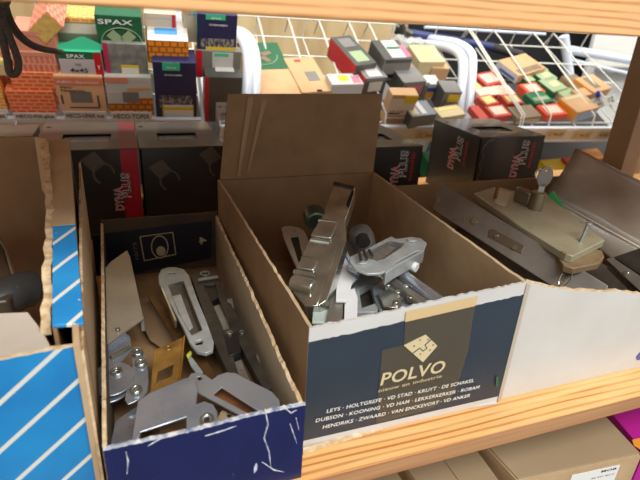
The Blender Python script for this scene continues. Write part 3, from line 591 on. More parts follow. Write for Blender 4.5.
for q in ([(0.0751,0.2796,0.0786),(0.0776,0.2796,0.0639),(0.0748,0.2796,0.0512),(0.0789,0.2796,0.0361),(0.0807,0.2796,0.0191)], [(0.0945,0.2796,0.0594),(0.0971,0.2796,0.0508),(0.1008,0.2796,0.0377)], [(0.099,0.2796,0.064),(0.1018,0.2796,0.0515)], [(-0.0055,0.2796,0.067),(0.0012,0.2796,0.0705),(0.0066,0.2796,0.0725)], [(-0.0195,0.2796,0.0659),(-0.0189,0.2796,0.0576),(-0.0206,0.2796,0.0461)], [(0.0736,0.2796,0.0276),(0.0832,0.2796,0.0162),(0.0913,0.2796,0.0115)], [(0.0323,0.2796,0.0652),(0.0442,0.2796,0.0665),(0.0542,0.2796,0.0684)], [(0.0909,0.2796,0.0746),(0.0949,0.2796,0.0698),(0.0994,0.2796,0.0715)]):
    g.tube(q, [.0003]+[.0006]*(len(q)-2)+[.0002], 5)
g.done('scuff_marks', torn_white, nb, smooth=0)
G().box((-.038, .2828, .0004), (.1017, .655, .0024)).done('bottom_panel', kraft_brown, nb)
g = G().prism([(-0.0528,0.652,0.0649), (0.0969,0.652,0.0728), (0.094,0.652,0.0176), (-0.0002,0.652,0.0073), (-0.0543,0.652,0.0081)], (0, .002, 0)); fl = g.done('inner_flap', navy_dark, nb, bevel=.0004)
ring4 = [(0.0039,0.6515,0.0587), (0.045,0.6515,0.061), (0.0473,0.6515,0.0286), (0.0065,0.6515,0.0235)]
g = G()
for a, b in zip(ring4, ring4[1:]+ring4[:1]): g.tube([a, b], .0007, 5)
g.done('logo_frame', CREAMB, nb)
c_ = V3((0.0274,0.6515,0.0416)); g = G(); g.tube([c_+Vector((math.cos(q)*.0105, 0, math.sin(q)*.016)) for q in [2*math.pi*i/24 for i in range(25)]], .0008, 5)
g.prism([c_+Vector((.001+math.cos(q)*.006, -.0004, -.006+math.sin(q)*.007)) for q in [2*math.pi*i/20 for i in range(20)]], (0, .0004, 0)); g.done('logo_oval', CREAMB, nb, smooth=0)
text('4', (0.0892,0.6515,0.0412), (0.0791,0.6515,0.04), (0, -1, 0), -.011, CREAMB, nb)
text('10/75', (0.0001,0.6515,0.0269), (-0.0016,0.6515,0.0517), (0, -1, 0), .0045, TAUPE, nb)

t = thing('lock_cover', 'dull nickel sheet-metal cover with folded lip leaning at the back left of the navy box', 'lock part', (-0.0229,0.5182,0.045))
plate('sheet', [(-0.0387,0.5601,0.0618),(-0.0316,0.5792,0.0616),(-0.0126,0.611,0.0602),(-0.0097,0.5957,0.059),(-0.0015,0.4725,0.0521),(-0.0373,0.4324,0.0556)], .0016, nickel, t, bevel=.0006)
G().prism([(-0.0015,0.4725,0.0521),(-0.0005,0.4654,0.0516),(-0.0371,0.422,0.0551),(-0.0373,0.4324,0.0556)], (0, 0, -.0022)).done('folded_lip', nickel, t, bevel=.0006)
G().prism([(-0.0126,0.611,0.0602),(-0.0097,0.5957,0.059),(-0.0015,0.4725,0.0521),(-0.0005,0.4654,0.0516),(-0.0042,0.4655,0.0521)], (0, 0, -.016)).done('side_skirt', nickel, t, bevel=.0006)
G().tube([V3([(-0.0245,0.4443,0.0543)][0]), V3([(-0.0245,0.4443,0.0543)][0])+Vector((0, 0, .003))], .0022, 14).done('rivet', chrome, t, bevel=.0003)
t = thing('flush_handle', 'grey zinc cast flush handle with rounded ends lying behind the brass parts', 'lock part', (0.0428,0.5053,0.03))
TR = [(0.0189,0.5538,0.0502),(0.0234,0.5697,0.05),(0.0318,0.5744,0.0499),(0.0408,0.5723,0.0499),(0.0493,0.5647,0.05),(0.0531,0.5479,0.0502),(0.0549,0.4925,0.0509),(0.058,0.4428,0.0515),(0.059,0.407,0.0519),(0.0561,0.3948,0.052),(0.0494,0.3919,0.0521),(0.0421,0.3971,0.052),(0.0376,0.4112,0.0518),(0.0344,0.4398,0.0515),(0.0265,0.489,0.0509),(0.0186,0.534,0.0504)]
plate('rim', TR, .004, zinc_cast, t, holes=[[(0.0285,0.5291,0.0505),(0.0449,0.5348,0.0504),(0.0512,0.4299,0.0516),(0.041,0.4238,0.0517),(0.0334,0.4667,0.0512)], [(0.0294,0.5603,0.0501),(0.0374,0.5609,0.0501),(0.0381,0.5555,0.0501),(0.0301,0.5549,0.0502)], [(0.0424,0.4132,0.0518),(0.0482,0.415,0.0518),(0.05,0.4112,0.0518),(0.0479,0.4067,0.0519),(0.0425,0.4066,0.0519)]], bevel=.0008)
G().prism([(0.0264,0.5369,0.0504),(0.0454,0.5396,0.0503),(0.0503,0.4231,0.0517),(0.0386,0.4193,0.0517)], (0, 0, .0012)).b.free()
g = G()
Q = [V3(p) for p in [(0.0285,0.5291,0.0505),(0.0449,0.5348,0.0504),(0.0512,0.4299,0.0516),(0.041,0.4238,0.0517),(0.0334,0.4667,0.0512)]]; dn = Vector((0, 0, -.012))
for a, b in zip(Q, Q[1:]+Q[:1]): g.prism([a, b, b+dn, a+dn], ((b-a).cross(dn)).normalized()*.0008)
g.prism([p+dn for p in Q], (0, 0, -.001)); g.done('recess', mat('sandy zinc', (150, 140, 124), .5, .5, col2=(120, 112, 100)), t, smooth=0)
plate('spring_flap', [(0.0299,0.5034,0.0508),(0.0395,0.5054,0.0507),(0.0405,0.4854,0.051),(0.0437,0.4374,0.0515),(0.0382,0.4316,0.0516),(0.0325,0.4771,0.0511)], .0016, zinc_cast, t, n=(0, 0, 1))
G().prism([(0.0195,0.5314,0.0504),(0.0221,0.5236,0.0505),(0.0302,0.454,0.0513),(0.0279,0.4508,0.0514)], (0, 0, -.008)).done('side_clip', chrome, t, bevel=.0004)
t = thing('latch_chassis', 'dark steel latch chassis with two black blocks along the right wall of the navy box', 'lock part', (0.0804,0.4704,0.02))
plate('side_rail', [(0.056,0.5548,0.045),(0.0653,0.5632,0.0448),(0.0722,0.4395,0.0476),(0.0724,0.3298,0.0501),(0.067,0.3276,0.0502),(0.0599,0.407,0.0483)], .012, dark_steel, t)
plate('side_rail', [(0.0819,0.548,0.0452),(0.0869,0.5361,0.0455),(0.0912,0.4155,0.0483),(0.095,0.3322,0.0502),(0.088,0.3317,0.0502),(0.0822,0.4006,0.0486),(0.0779,0.4967,0.0464)], .012, dark_steel, t)
plate('end_bracket', [(0.0641,0.5635,0.0448),(0.0729,0.5668,0.0448),(0.085,0.5526,0.0451),(0.0876,0.5333,0.0456),(0.0782,0.5255,0.0457),(0.0663,0.5287,0.0456)], .01, dark_steel, t)
def tr(p, d): return [V3(q)+Vector(d) for q in p]
plate('block', tr([(0.0666,0.5312,0.0455),(0.0821,0.5347,0.0455),(0.0793,0.4987,0.0463),(0.0658,0.4887,0.0465)], (0, 0, -.002)), .018, black_pl, t)
plate('block', tr([(0.0712,0.423,0.048),(0.0849,0.4228,0.0481),(0.0808,0.3894,0.0488),(0.0689,0.3848,0.0489)], (0, 0, .001)), .018, black_pl, t)
plate('web_plate', tr([(0.0665,0.4863,0.0466),(0.0793,0.4918,0.0465),(0.0808,0.4371,0.0477),(0.0722,0.4282,0.0479),(0.0674,0.4408,0.0476)], (0, 0, -.006)), .0015, steel, t)
plate('web_plate', tr([(0.0694,0.3831,0.0489),(0.0802,0.3863,0.0489),(0.0822,0.336,0.05),(0.0724,0.3298,0.0501)], (0, 0, -.006)), .0015, steel, t)
plate('cross_bar', tr([(0.0703,0.4287,0.0479),(0.0918,0.432,0.0479),(0.0914,0.4209,0.0481),(0.0706,0.4196,0.0481)], (0, 0, .001)), .006, dark_steel, t)
G().tube([(0.0621,0.5393,0.047), (0.0855,0.5411,0.047)], .0022, 10).done('pin', steel, t)
G().prism(ring((0.0724,0.5546,0.047), (1, 0, 0), (0, 1, 0), .006, n=16), (0, 0, -.003), [ring((0.0724,0.5546,0.047), (1, 0, 0), (0, 1, 0), .004, n=12)]).done('ring_end', steel, t, bevel=.0003)
for c0, rr in (((0.0762,0.4207,0.051), .0032), ((0.0877,0.4193,0.051), .0024)):
    G().prism(ring(c0, (1, 0, 0), (0, 1, 0), rr, n=16), (0, 0, -.004), [ring(c0, (1, 0, 0), (0, 1, 0), rr*.55, n=10)]).done('bolt_ring', chrome, t, bevel=.0002)
plate('spring_tab', [(0.0895,0.382,0.049),(0.0951,0.382,0.049),(0.0937,0.3652,0.0494),(0.0873,0.3611,0.0495)], .0012, chrome, t); plate('spring_tab', [(0.0865,0.4898,0.0466),(0.0922,0.4905,0.0466),(0.0905,0.471,0.047),(0.0847,0.4683,0.047)], .0012, steel, t)

# brass and bronze
t = tag(G().prism([(0.006,0.5458,0.03),(0.0128,0.5488,0.03),(0.0394,0.4756,0.03),(0.058,0.3817,0.03),(0.0519,0.3666,0.03),(0.0409,0.4013,0.03),(0.0248,0.4607,0.03)], (0, 0, -.002)).done('metal_strip', bronze, bevel=.0004), 'long tarnished brown strip running diagonally under the grey handle', 'metal strip')
t = tag(G().prism([(-0.0054,0.5706,0.012),(0.0052,0.5776,0.012),(0.0297,0.4806,0.012),(0.0195,0.4579,0.012),(0.0034,0.4839,0.012),(-0.0041,0.5213,0.012)], (0, 0, -.0015)).done('paper_scrap', mat('brown paper scrap', (134, 108, 80), .8), bevel=.0002), 'brown cardboard scrap on the floor of the navy box', 'cardboard')
t = thing('strike_plate', 'brass strike plate with a screw hole and square cut-out', 'lock part', (0.0168,0.4068,0.04))
H1 = [(0.0069,0.3823,0.0484),(0.0205,0.3894,0.0482),(0.0176,0.3713,0.0492),(0.0042,0.3657,0.0492)]
bp_ = plate('plate', [(0.0056,0.4165,0.0464),(0.0342,0.4315,0.046),(0.0203,0.348,0.0505),(-0.0017,0.3448,0.0503)], .0016, brass, t, holes=[H1, [tuple(p) for p in ring([(0.0184,0.4158,0.0467)][0], (1, 0, 0), (0, 1, 0), .0022, n=14)]])
G().prism(ring([(0.0184,0.4158,0.0467)][0], (1, 0, 0), (0, 1, 0), .0042, n=18), (0, 0, .0009), [ring([(0.0184,0.4158,0.0467)][0], (1, 0, 0), (0, 1, 0), .0022, n=14)]).done('hole_rim', brass, bp_, bevel=.0004)
G().prism([(0.0342,0.4315,0.046),(0.0352,0.4284,0.0462),(0.0237,0.3579,0.05),(0.0203,0.348,0.0505)], (0, 0, .0024)).done('bent_edge', mat('bright brass', (222, 186, 100), .25, 1), t, bevel=.0003)
t = tag(G().prism([(0.0356,0.4141,0.04),(0.0389,0.4038,0.04),(0.0448,0.3812,0.04),(0.0406,0.3766,0.04),(0.0357,0.3925,0.04),(0.0338,0.4067,0.04)], (0, 0, -.002)).done('metal_tongue', zinc_cast, bevel=.0006), 'small pale tongue piece right of the brass plate', 'lock part')
t = tag(G().prism([(0.033,0.4059,0.043),(0.0378,0.4125,0.043),(0.0386,0.4075,0.043),(0.0342,0.401,0.043)], (0, 0, -.002)).done('spring_clip', mat('yellow green plastic', (190, 196, 80), .4), bevel=.0004), 'tiny yellow green clip beside the brass plate', 'clip')

# galvanised knob plates and discs on the left
t = thing('knob_strip', 'shiny zinc strip with three raised bumps in the navy box left side', 'lock part', (-0.0104,0.3995,0.04))
plate('strip', [(-0.0143,0.427,0.044),(-0.0063,0.4296,0.044),(-0.0024,0.4189,0.044),(-0.001,0.3804,0.044),(-0.0037,0.359,0.044),(-0.0186,0.3511,0.044),(-0.0214,0.3604,0.044),(-0.0136,0.3923,0.044)], .0016, zinc, t, soft=1)
for q in ((-0.0089,0.4162,0.045), (-0.0066,0.4005,0.045), (-0.012,0.3652,0.045)):
    G().prism(ring(q, (1, 0, 0), (0, 1, 0), .0052, n=18), (0, 0, .003), [ring(q, (1, 0, 0), (0, 1, 0), .0028, n=12)]).done('raised_collar', chrome, t, bevel=.0008)
t = thing('hinge_leaf', 'zinc hinge leaf with folded ridges just below the nickel cover', 'lock part', (-0.0259,0.4423,0.04))
plate('leaf', [(-0.0382,0.426,0.046),(-0.0198,0.4539,0.046),(-0.0146,0.4456,0.046),(-0.0134,0.4223,0.046),(-0.0321,0.3949,0.046),(-0.0377,0.3993,0.046)], .0015, zinc, t)
G().tube([(-0.0311,0.4121,0.048), (-0.0149,0.4246,0.048)], .0022, 10).done('ridge', chrome, t); G().tube([(-0.0364,0.432,0.048), (-0.0197,0.4474,0.048)], .0035, 10).done('knuckle', zinc, t)
for i, (x, y, r_, z, lb) in enumerate(((108, 383, .0235, .040, 'larger round zinc rosette, lower of two at the left wall'), (112, 378, .0225, .045, 'round zinc rosette with a burred hole, upper of two at the left wall'))):
    c_ = V3({0: (-0.0334,0.3866,0.04), 1: (-0.0305,0.3875,0.045)}[i]); t = thing('rosette', lb, 'lock part', c_, group='round zinc rosettes')
    a0, a1 = (R(-100), R(120))
    hl = c_ + Vector((.004, .006, 0))
    dsc = G().prism([p for p in ring(c_, (1, 0, 0), (0, 1, 0), r_*.82, r_, n=36)], (0, 0, -.0016), [ring(hl, (1, 0, 0), (0, 1, 0), .0035, n=14)]).done('disc', zinc, t, bevel=.0006)
    G().prism(ring(hl, (1, 0, 0), (0, 1, 0), .0055, n=16), (0, 0, .0025), [ring(hl, (1, 0, 0), (0, 1, 0), .0033, n=12)]).done('collar', chrome, dsc, bevel=.0006)
t = tag(G().prism([(-0.0291,0.3447,0.036),(-0.0098,0.3591,0.036),(-0.0055,0.3505,0.036),(-0.0114,0.3189,0.036),(-0.0326,0.3191,0.036)], (0, 0, -.0016)).done('metal_plate', zinc, bevel=.0005), 'bent zinc plate under the rosettes at the front left corner', 'lock part')
# the big slotted plates
t = thing('slotted_latch_plate', 'large bluish zinc plate with eyelet and rectangular notch behind the navy front edge', 'lock part', (0.0121,0.3238,0.055))
ep = plate('plate', [(-0.0167,0.292,0.0581),(-0.0102,0.3291,0.0647),(-0.0019,0.3346,0.0658),(0.0252,0.3424,0.068),(0.0305,0.341,0.0679),(0.0337,0.3361,0.0672),(0.0338,0.328,0.0658),(0.0308,0.3153,0.0635),(0.037,0.3165,0.0639),(0.0431,0.312,0.0633),(0.0451,0.304,0.062),(0.0428,0.293,0.06),(0.0379,0.285,0.0585),(0.0204,0.2882,0.0585),(0.0227,0.306,0.0617),(-0.0034,0.3023,0.0602),(-0.0102,0.3017,0.0599),(-0.0134,0.2911,0.058)], .0018, zinc, t, holes=[[(0.0352,0.3022,0.0614),(0.0379,0.3028,0.0616),(0.0389,0.3003,0.0612),(0.038,0.297,0.0606),(0.0353,0.2955,0.0602),(0.0334,0.2974,0.0605)]], bevel=.0005)
g = G(); c_ = [(0.0365,0.2991,0.0609)][0]; g.prism(ring(c_, (1, 0, 0), (.1, 1, .1), .0052, .0062, n=20), (0, 0, .0012), [ring(c_, (1, 0, 0), (.1, 1, .1), .0033, .004, n=16)]); g.done('eyelet', chrome, ep, bevel=.0005)
t = thing('slotted_latch_plate', 'matt grey zinc plate with long open slot at the front right of the navy box', 'lock part', (0.0678,0.3313,0.05))
plate('plate', [(0.0284,0.3531,0.0579),(0.0324,0.3599,0.0579),(0.0381,0.3593,0.0582),(0.0438,0.3531,0.0587),(0.0476,0.3456,0.059),(0.0532,0.3497,0.0592),(0.0609,0.3512,0.0595),(0.0678,0.3473,0.06),(0.0747,0.3366,0.0606),(0.0901,0.3148,0.0619),(0.093,0.3033,0.0624),(0.0912,0.2956,0.0625),(0.0869,0.2914,0.0624),(0.0789,0.2903,0.062),(0.0533,0.3337,0.0596),(0.0454,0.327,0.0594),(0.068,0.2959,0.0613),(0.0654,0.2913,0.0613),(0.0346,0.3334,0.0587),(0.0296,0.3434,0.0582)], .0018, mat('matt zinc', (170, 172, 176), .36, .5, col2=(146, 150, 156), scale=24), t, holes=[[(0.0357,0.3533,0.0582),(0.0389,0.3535,0.0584),(0.0408,0.3494,0.0586),(0.0374,0.3479,0.0585)]], bevel=.0005)
t = tag(G().prism([(0.048,0.3405,0.046),(0.056,0.3484,0.046),(0.0726,0.3309,0.046),(0.0755,0.318,0.046),(0.0707,0.3078,0.046),(0.0616,0.3173,0.046)], (0, 0, -.0016)).done('copper_piece', copper, bevel=.0004), 'rusty brown scalloped piece showing through the slot', 'lock part')
t = tag(G().prism([(0.0466,0.3236,0.036),(0.0532,0.3335,0.036),(0.0713,0.3175,0.036),(0.0668,0.3043,0.036),(0.0467,0.3059,0.036)], (0, 0, -.0016), [[(0.0555,0.328,0.036),(0.0588,0.3283,0.036),(0.0597,0.3245,0.036),(0.0562,0.3231,0.036)]]).done('wooden_piece', kraft_pale, bevel=.0004), 'pale tan punched piece below the slotted grey plate', 'lock part')
t = tag(G().prism([(0.0065,0.3959,0.028),(0.0382,0.3813,0.028),(0.031,0.3041,0.028),(0.0021,0.3127,0.028)], (0, 0, -.002)).done('steel_plate', mat('tan tarnished plate', (172, 160, 140), .45, .5, col2=(140, 124, 100)), bevel=.0004), 'tarnished plate deep under the notched zinc plate', 'lock part')
t = tag(G().prism([(0.0073,0.3261,0.034),(0.0166,0.3278,0.034),(0.0166,0.3064,0.034),(0.0044,0.308,0.034)], (0, 0, -.002)).done('brass_bar', brass, bevel=.0004), 'short brass bar seen through the notch', 'lock part')

# ------------------------------------------------------------------ kraft box with slate front and printed names
pb = thing('parts_box', 'kraft box with slate printed front reading POLVO and a raised back flap', 'box', (.216, .31, .0003))
WB = mat('white folded band', (208, 207, 204), .55, col2=(192, 190, 186), scale=20)
g = wall(G(), (.1165, .309), (.3165, .309), .0003, .1205, .1345, .003, (0, 1), WB, kraft, WB, n=60, jit=.0005, bands=[(.0075, slate), (-.0125, WB)], wob=.0004, seed=11); g.done('front_panel', None, pb, smooth=0)
g = wall(G(), (.1165, .3095), (.1055, .652), .0003, .1215, .131, .003, (1, 0), kraft_brown, kraft, kraft_pale, n=50, jit=.0007, seed=12); g.done('side_panel', None, pb, smooth=0)
g = wall(G(), (.3165, .3095), (.3305, .648), .0003, .135, .131, .003, (-1, 0), kraft_brown, kraft, kraft_pale, n=50, jit=.0005, seed=13); g.done('side_panel', None, pb, smooth=0)
g = wall(G(), (.1055, .652), (.3305, .652), .0003, .130, .130, .003, (0, -1), kraft_brown, kraft_brown, kraft_brown, n=10, jit=.0); g.done('back_panel', None, pb, smooth=0)
G().prism([(.109, .652, .130), (.3305, .652, .130), (0.339,0.664,0.2385), (0.1232,0.664,0.2375)], (0, .003, 0)).done('back_flap', kraft_brown, pb, bevel=.0005)
for s_ in ([(0.1483,0.6625,0.2342), (0.156,0.6625,0.2342), (.135, .6505, .134), (.131, .6505, .134)], [(0.1665,0.6625,0.2305), (0.1731,0.6625,0.2305), (.1465, .6505, .138), (.144, .6505, .138)]):
    G().prism(s_, (0, .0004, 0)).done('gloss_streak', mat('worn glue streak', (158, 120, 80), .5), pb, smooth=0)
G().box((.112, .312, .0004), (.32, .649, .0028)).done('bottom_panel', kraft_brown, pb)
FY = .3088
G().prism([(0.1987,0.3084,0.1217),(0.2662,0.3084,0.1259),(0.2663,0.3084,0.1019),(0.2683,0.3084,0.072),(0.2659,0.3084,0.0471),(0.2611,0.3084,0.0217),(0.2413,0.3084,0.0125),(0.1845,0.3084,0.0097),(0.1811,0.3084,0.0889),(0.2013,0.3084,0.0901)], (0, -.0002, 0)).done('tape', tape_m, pb, smooth=0)
G().prism([(0.1983,0.308,0.123),(0.2666,0.308,0.1276),(0.2655,0.308,0.1184),(0.1988,0.308,0.1134)], (0, -.0002, 0)).done('tape_end', tape_over_white, pb, smooth=0)
n_ = (0, -1, 0)
em = G().prism([(0.2007,0.3078,0.0903),(0.2204,0.3078,0.0976),(0.2342,0.3078,0.0836),(0.2223,0.3078,0.0687)], (0, -.0003, 0)).done('emblem', cream, pb, smooth=0)
g = G(); g.tube([(0.2107,0.3074,0.0808),(0.2168,0.3074,0.0848),(0.2204,0.3074,0.081),(0.2239,0.3074,0.0834),(0.2213,0.3074,0.087),(0.2264,0.3074,0.0916)], .0005, 5)
for q in [(0.2155,0.3074,0.0931),(0.2106,0.3074,0.088),(0.2234,0.3074,0.0922),(0.2183,0.3074,0.0783),(0.2273,0.3074,0.0807),(0.2294,0.3074,0.0855)]: g.tube([V3(q), V3(q)-Vector((0, .0003, 0))], .0007, 8)
g.done('emblem_lines', slate, em, smooth=0)
text('POLVO', (0.1832,0.3088,0.0525), (0.2465,0.3088,0.0538), n_, .0125, cream, pb, bold=.018, lift=.0012, shear=.12)
text('nieuw en industrie', (0.1826,0.3088,0.0451), (0.245,0.3088,0.0475), n_, .0035, cream, pb, bold=.006, lift=.0012)
text('LEYS · HOLTGREFE · VD STAD · KRUYT · DE SCHAKEL', (0.1356,0.3088,0.0345), (0.2819,0.3088,0.0341), n_, .0038, white_ink, pb, bold=.012, lift=.0012, shear=.12)
text('DUBSON · KOONING · VD HAM · LEKKERKERKER · ROBAM', (0.1263,0.3088,0.0267), (0.2901,0.3088,0.0246), n_, .0038, white_ink, pb, bold=.012, lift=.0012, shear=.12)
text('HENDRIKS · ZWAARD · VAN ENCKEVORT · VD ANKER', (0.1331,0.3088,0.0177), (0.2812,0.3088,0.0166), n_, .0038, white_ink, pb, bold=.012, lift=.0012, shear=.12)
G().prism([(0.3071,0.3078,0.034),(0.31,0.3078,0.034),(0.3122,0.3078,0.0221),(0.3095,0.3078,0.0216)], (0, -.0003, 0)).done('green_mark', SPAXG, pb, smooth=0)
g = G().prism([(0.1941,0.3178,0.0009),(0.2505,0.3204,0.0009),(0.2368,0.312,0.0009),(0.1908,0.3111,0.0009)], (0, 0, .0003)); g.done('tape_tail', tape_over_white, pb, smooth=0)
g = G().prism([(0.1164,0.307,0.0006),(0.191,0.3113,0.0006),(0.1928,0.307,0.0006),(0.1396,0.3035,0.0006),(0.1143,0.3009,0.0006)], (0, 0, .0012)); g.done('bottom_edge', torn, pb, smooth=0)
g = G().prism([(0.2446,0.3141,0.0006),(0.2575,0.3173,0.0006),(0.3159,0.312,0.0006),(0.3151,0.3064,0.0006),(0.2539,0.3114,0.0006)], (0, 0, .0012)); g.done('bottom_edge', WB, pb, smooth=0)

# chrome lock case standing on end
t = thing('lock_case', 'shiny stepped chrome lock case standing on end in the slate fronted box', 'lock part', (0.1653,0.4271,0.07))
nl = frame([(0.136,0.3809,0.098),(0.148,0.3744,0.1),(0.2234,0.5069,0.165)])[2]
plate('case_body', [(0.1366,0.377,0.097),(0.147,0.3714,0.0988),(0.1534,0.3822,0.1042),(0.1941,0.4375,0.1343),(0.2067,0.4597,0.1452),(0.1877,0.4775,0.1443),(0.18,0.4674,0.1387),(0.1633,0.4493,0.1277),(0.1471,0.427,0.1156),(0.1364,0.4142,0.1082),(0.1313,0.3967,0.1012)], .02, chrome, t, n=nl, bevel=.0012)
plate('neck', [(0.1882,0.4756,0.1439),(0.2062,0.4584,0.1447),(0.2236,0.4833,0.1579),(0.2311,0.4966,0.1644),(0.2139,0.5165,0.1648),(0.2017,0.4983,0.1552)], .014, chrome, t, n=nl, bevel=.001)
plate('neck_lip', tr([(0.2139,0.5165,0.1648),(0.2311,0.4966,0.1644),(0.228,0.4931,0.1623),(0.2113,0.5125,0.1627)], nl*.0012), .002, dark_steel, t, n=nl, bevel=.0004)
for a, b, r_ in (([(0.1804,0.4688,0.1393),(0.1957,0.4566,0.1406)], 0, .0022), ([(0.1651,0.4483,0.128),(0.1806,0.435,0.1291)], 0, .0026), ([(0.1503,0.4307,0.1178),(0.1612,0.4204,0.1183)], 0, .002), ([(0.1385,0.4183,0.1102),(0.1557,0.4035,0.1113)], 0, .003), ([(0.1349,0.406,0.1052),(0.1501,0.3926,0.1062)], 0, .0045)):
    pass
for a in ([(0.1804,0.4688,0.1393),(0.1957,0.4566,0.1406)], [(0.1651,0.4483,0.128),(0.1806,0.435,0.1291)], [(0.1503,0.4307,0.1178),(0.1612,0.4204,0.1183)], [(0.1385,0.4183,0.1102),(0.1557,0.4035,0.1113)], [(0.1346,0.4049,0.1048),(0.1498,0.3915,0.1058)]):
    G().tube(a, .0028, 10).done('step_ridge', chrome, t)
G().tube([(0.1333,0.4069,0.105),(0.1495,0.3905,0.1053)], .0085, 18).done('rolled_end', chrome, t, bevel=.0012)
plate('stepped_block', tr([(0.1795,0.4661,0.1382),(0.1957,0.4535,0.1397),(0.1823,0.4369,0.1302),(0.1659,0.4508,0.129)], nl*.004), .005, chrome, t, n=nl, bevel=.0014)
plate('stepped_block', tr([(0.1508,0.4291,0.1175),(0.1634,0.4178,0.1182),(0.1551,0.4078,0.1124),(0.1409,0.4196,0.1113)], nl*.004), .005, chrome, t, n=nl, bevel=.0014)
G().prism([(0.2129,0.4759,0.1522),(0.2266,0.4939,0.1621),(0.2273,0.4899,0.1611),(0.214,0.4702,0.1508)], nl*.0005).done('slot', hole_dark, t, smooth=0)
G().tube([(0.1801,0.4766,0.135), (0.1821,0.4929,0.14)], .0115, 20).done('hub', mat('greenish dark hub', (70, 84, 72), .3, .7), t, bevel=.002)
plate('side_flange', [(0.147,0.3714,0.0988),(0.1562,0.3735,0.1024),(0.1958,0.4306,0.1328),(0.2034,0.4537,0.1423),(0.1933,0.438,0.1342),(0.1534,0.3822,0.1042)], .016, chrome, t, n=nl, bevel=.0008)
# pale keep
t = thing('strike_keep', 'pale zinc strike keep with deep recess lying on the heap in the slate fronted box', 'lock part', (0.251,0.4344,0.1))
plate('top_plate', [(0.1966,0.4219,0.118),(0.2061,0.4261,0.1183),(0.2176,0.4321,0.1187),(0.2601,0.4552,0.1204),(0.263,0.4488,0.12),(0.2701,0.4485,0.12),(0.2819,0.4498,0.1201),(0.2914,0.4444,0.1198),(0.292,0.4326,0.119),(0.2807,0.4192,0.1181),(0.2711,0.419,0.118),(0.2394,0.4028,0.1168),(0.2245,0.3905,0.116),(0.2143,0.3871,0.1157),(0.2025,0.3888,0.1158),(0.1944,0.3989,0.1164),(0.1938,0.4125,0.1174)], .003, zinc_cast, t, holes=[[(0.2123,0.4227,0.1181),(0.2537,0.4448,0.1197),(0.2663,0.4366,0.1192),(0.2572,0.4284,0.1186),(0.2305,0.4117,0.1174),(0.2217,0.4095,0.1172)]], bevel=.0008)
g = G(); Q = [V3(p) for p in [(0.2123,0.4227,0.1181),(0.2537,0.4448,0.1197),(0.2663,0.4366,0.1192),(0.2572,0.4284,0.1186),(0.2305,0.4117,0.1174),(0.2217,0.4095,0.1172)]]; dn = Vector((0, 0, -.012))
for a, b in zip(Q, Q[1:]+Q[:1]): g.prism([a, b, b+dn, a+dn], ((b-a).cross(dn)).normalized()*.0008)
g.prism([p+dn for p in Q], (0, 0, -.001)); g.done('recess', steel, t, smooth=0)
plate('shutter', tr([(0.2133,0.4225,0.1181),(0.2516,0.4429,0.1196),(0.2582,0.4371,0.1192),(0.224,0.4121,0.1174)], (0, 0, -.004)), .0012, steel, t)
G().prism([(0.2206,0.3913,0.116),(0.2395,0.4008,0.1167),(0.2753,0.4182,0.118),(0.2852,0.4249,0.1185),(0.2796,0.4173,0.1179),(0.2358,0.3957,0.1164),(0.2201,0.3859,0.1156)], (0, 0, -.014)).done('side_wall', zinc_cast, t, bevel=.0008)
for q in ([(0.2048,0.4082,0.1171)][0], [(0.2778,0.44,0.1195)][0]): G().prism(ring(q, (1, 0, 0), (0, 1, 0), .006, .0045, n=18), (0, 0, .0022)).done('screw_boss', zinc_cast, t, bevel=.0012)
for q, mt_ in (((0.2682,0.4081,0.104), white_pl), ((0.2275,0.4001,0.104), chrome), ((0.2056,0.4124,0.106), zinc_cast)): G().tube([V3(q), V3(q)+Vector((-.006, .01, .001))], .0052, 16).done('hollow_stud', mt_, t, bevel=.0006)
# parts beneath
t = thing('espagnolette_bolt', 'bundle of shiny rods and bolts sloping to the front right under the pale keep', 'lock part', (0.267,0.4119,0.07))
G().tube([(0.2537,0.4201,0.095), (0.258,0.3463,0.1)], .0065, 12).done('rod', zinc, t); G().tube([(0.2441,0.4133,0.088), (0.2473,0.3537,0.094)], .006, 12).done('rod', steel, t)
plate('link_plate', [(0.2217,0.4144,0.088),(0.2481,0.4212,0.088),(0.2463,0.3956,0.088),(0.2486,0.3634,0.088),(0.2076,0.3666,0.088),(0.2116,0.3882,0.088)], .004, zinc, t)
plate('link_plate', [(0.2154,0.3885,0.094),(0.2297,0.391,0.094),(0.2349,0.3718,0.094),(0.2206,0.3569,0.094),(0.2095,0.3634,0.094)], .003, chrome, t)
for i, q in enumerate(((0.2328,0.3808,0.097), (0.2463,0.3896,0.097), (0.2396,0.3693,0.097), (0.2305,0.3975,0.096), (0.2379,0.3547,0.097), (0.222,0.3643,0.097))): G().tube([V3(q)-Vector((0, 0, .006)), q], [.0035, .003], 10).done('rivet', chrome, t, bevel=.0005)
t = thing('cast_bracket', 'square grey cast frame with dark opening below the pale keep', 'lock part', (0.2126,0.4151,0.07))
plate('frame', [(0.2076,0.4304,0.086),(0.2349,0.4421,0.086),(0.2193,0.3858,0.086),(0.2049,0.367,0.086),(0.1856,0.372,0.086),(0.1936,0.4002,0.086)], .008, zinc_cast, t, holes=[[(0.2052,0.4095,0.086),(0.2234,0.4199,0.086),(0.2111,0.3821,0.086),(0.194,0.3771,0.086)]])
plate('inner_web', [(0.2118,0.4302,0.076),(0.233,0.4383,0.076),(0.2193,0.397,0.076),(0.1997,0.3923,0.076)], .002, dark_steel, t)
t = thing('door_knob_casting', 'grey cast knob with oval dark mouth at the back of the slate fronted box', 'lock part', (0.249,0.5011,0.09))
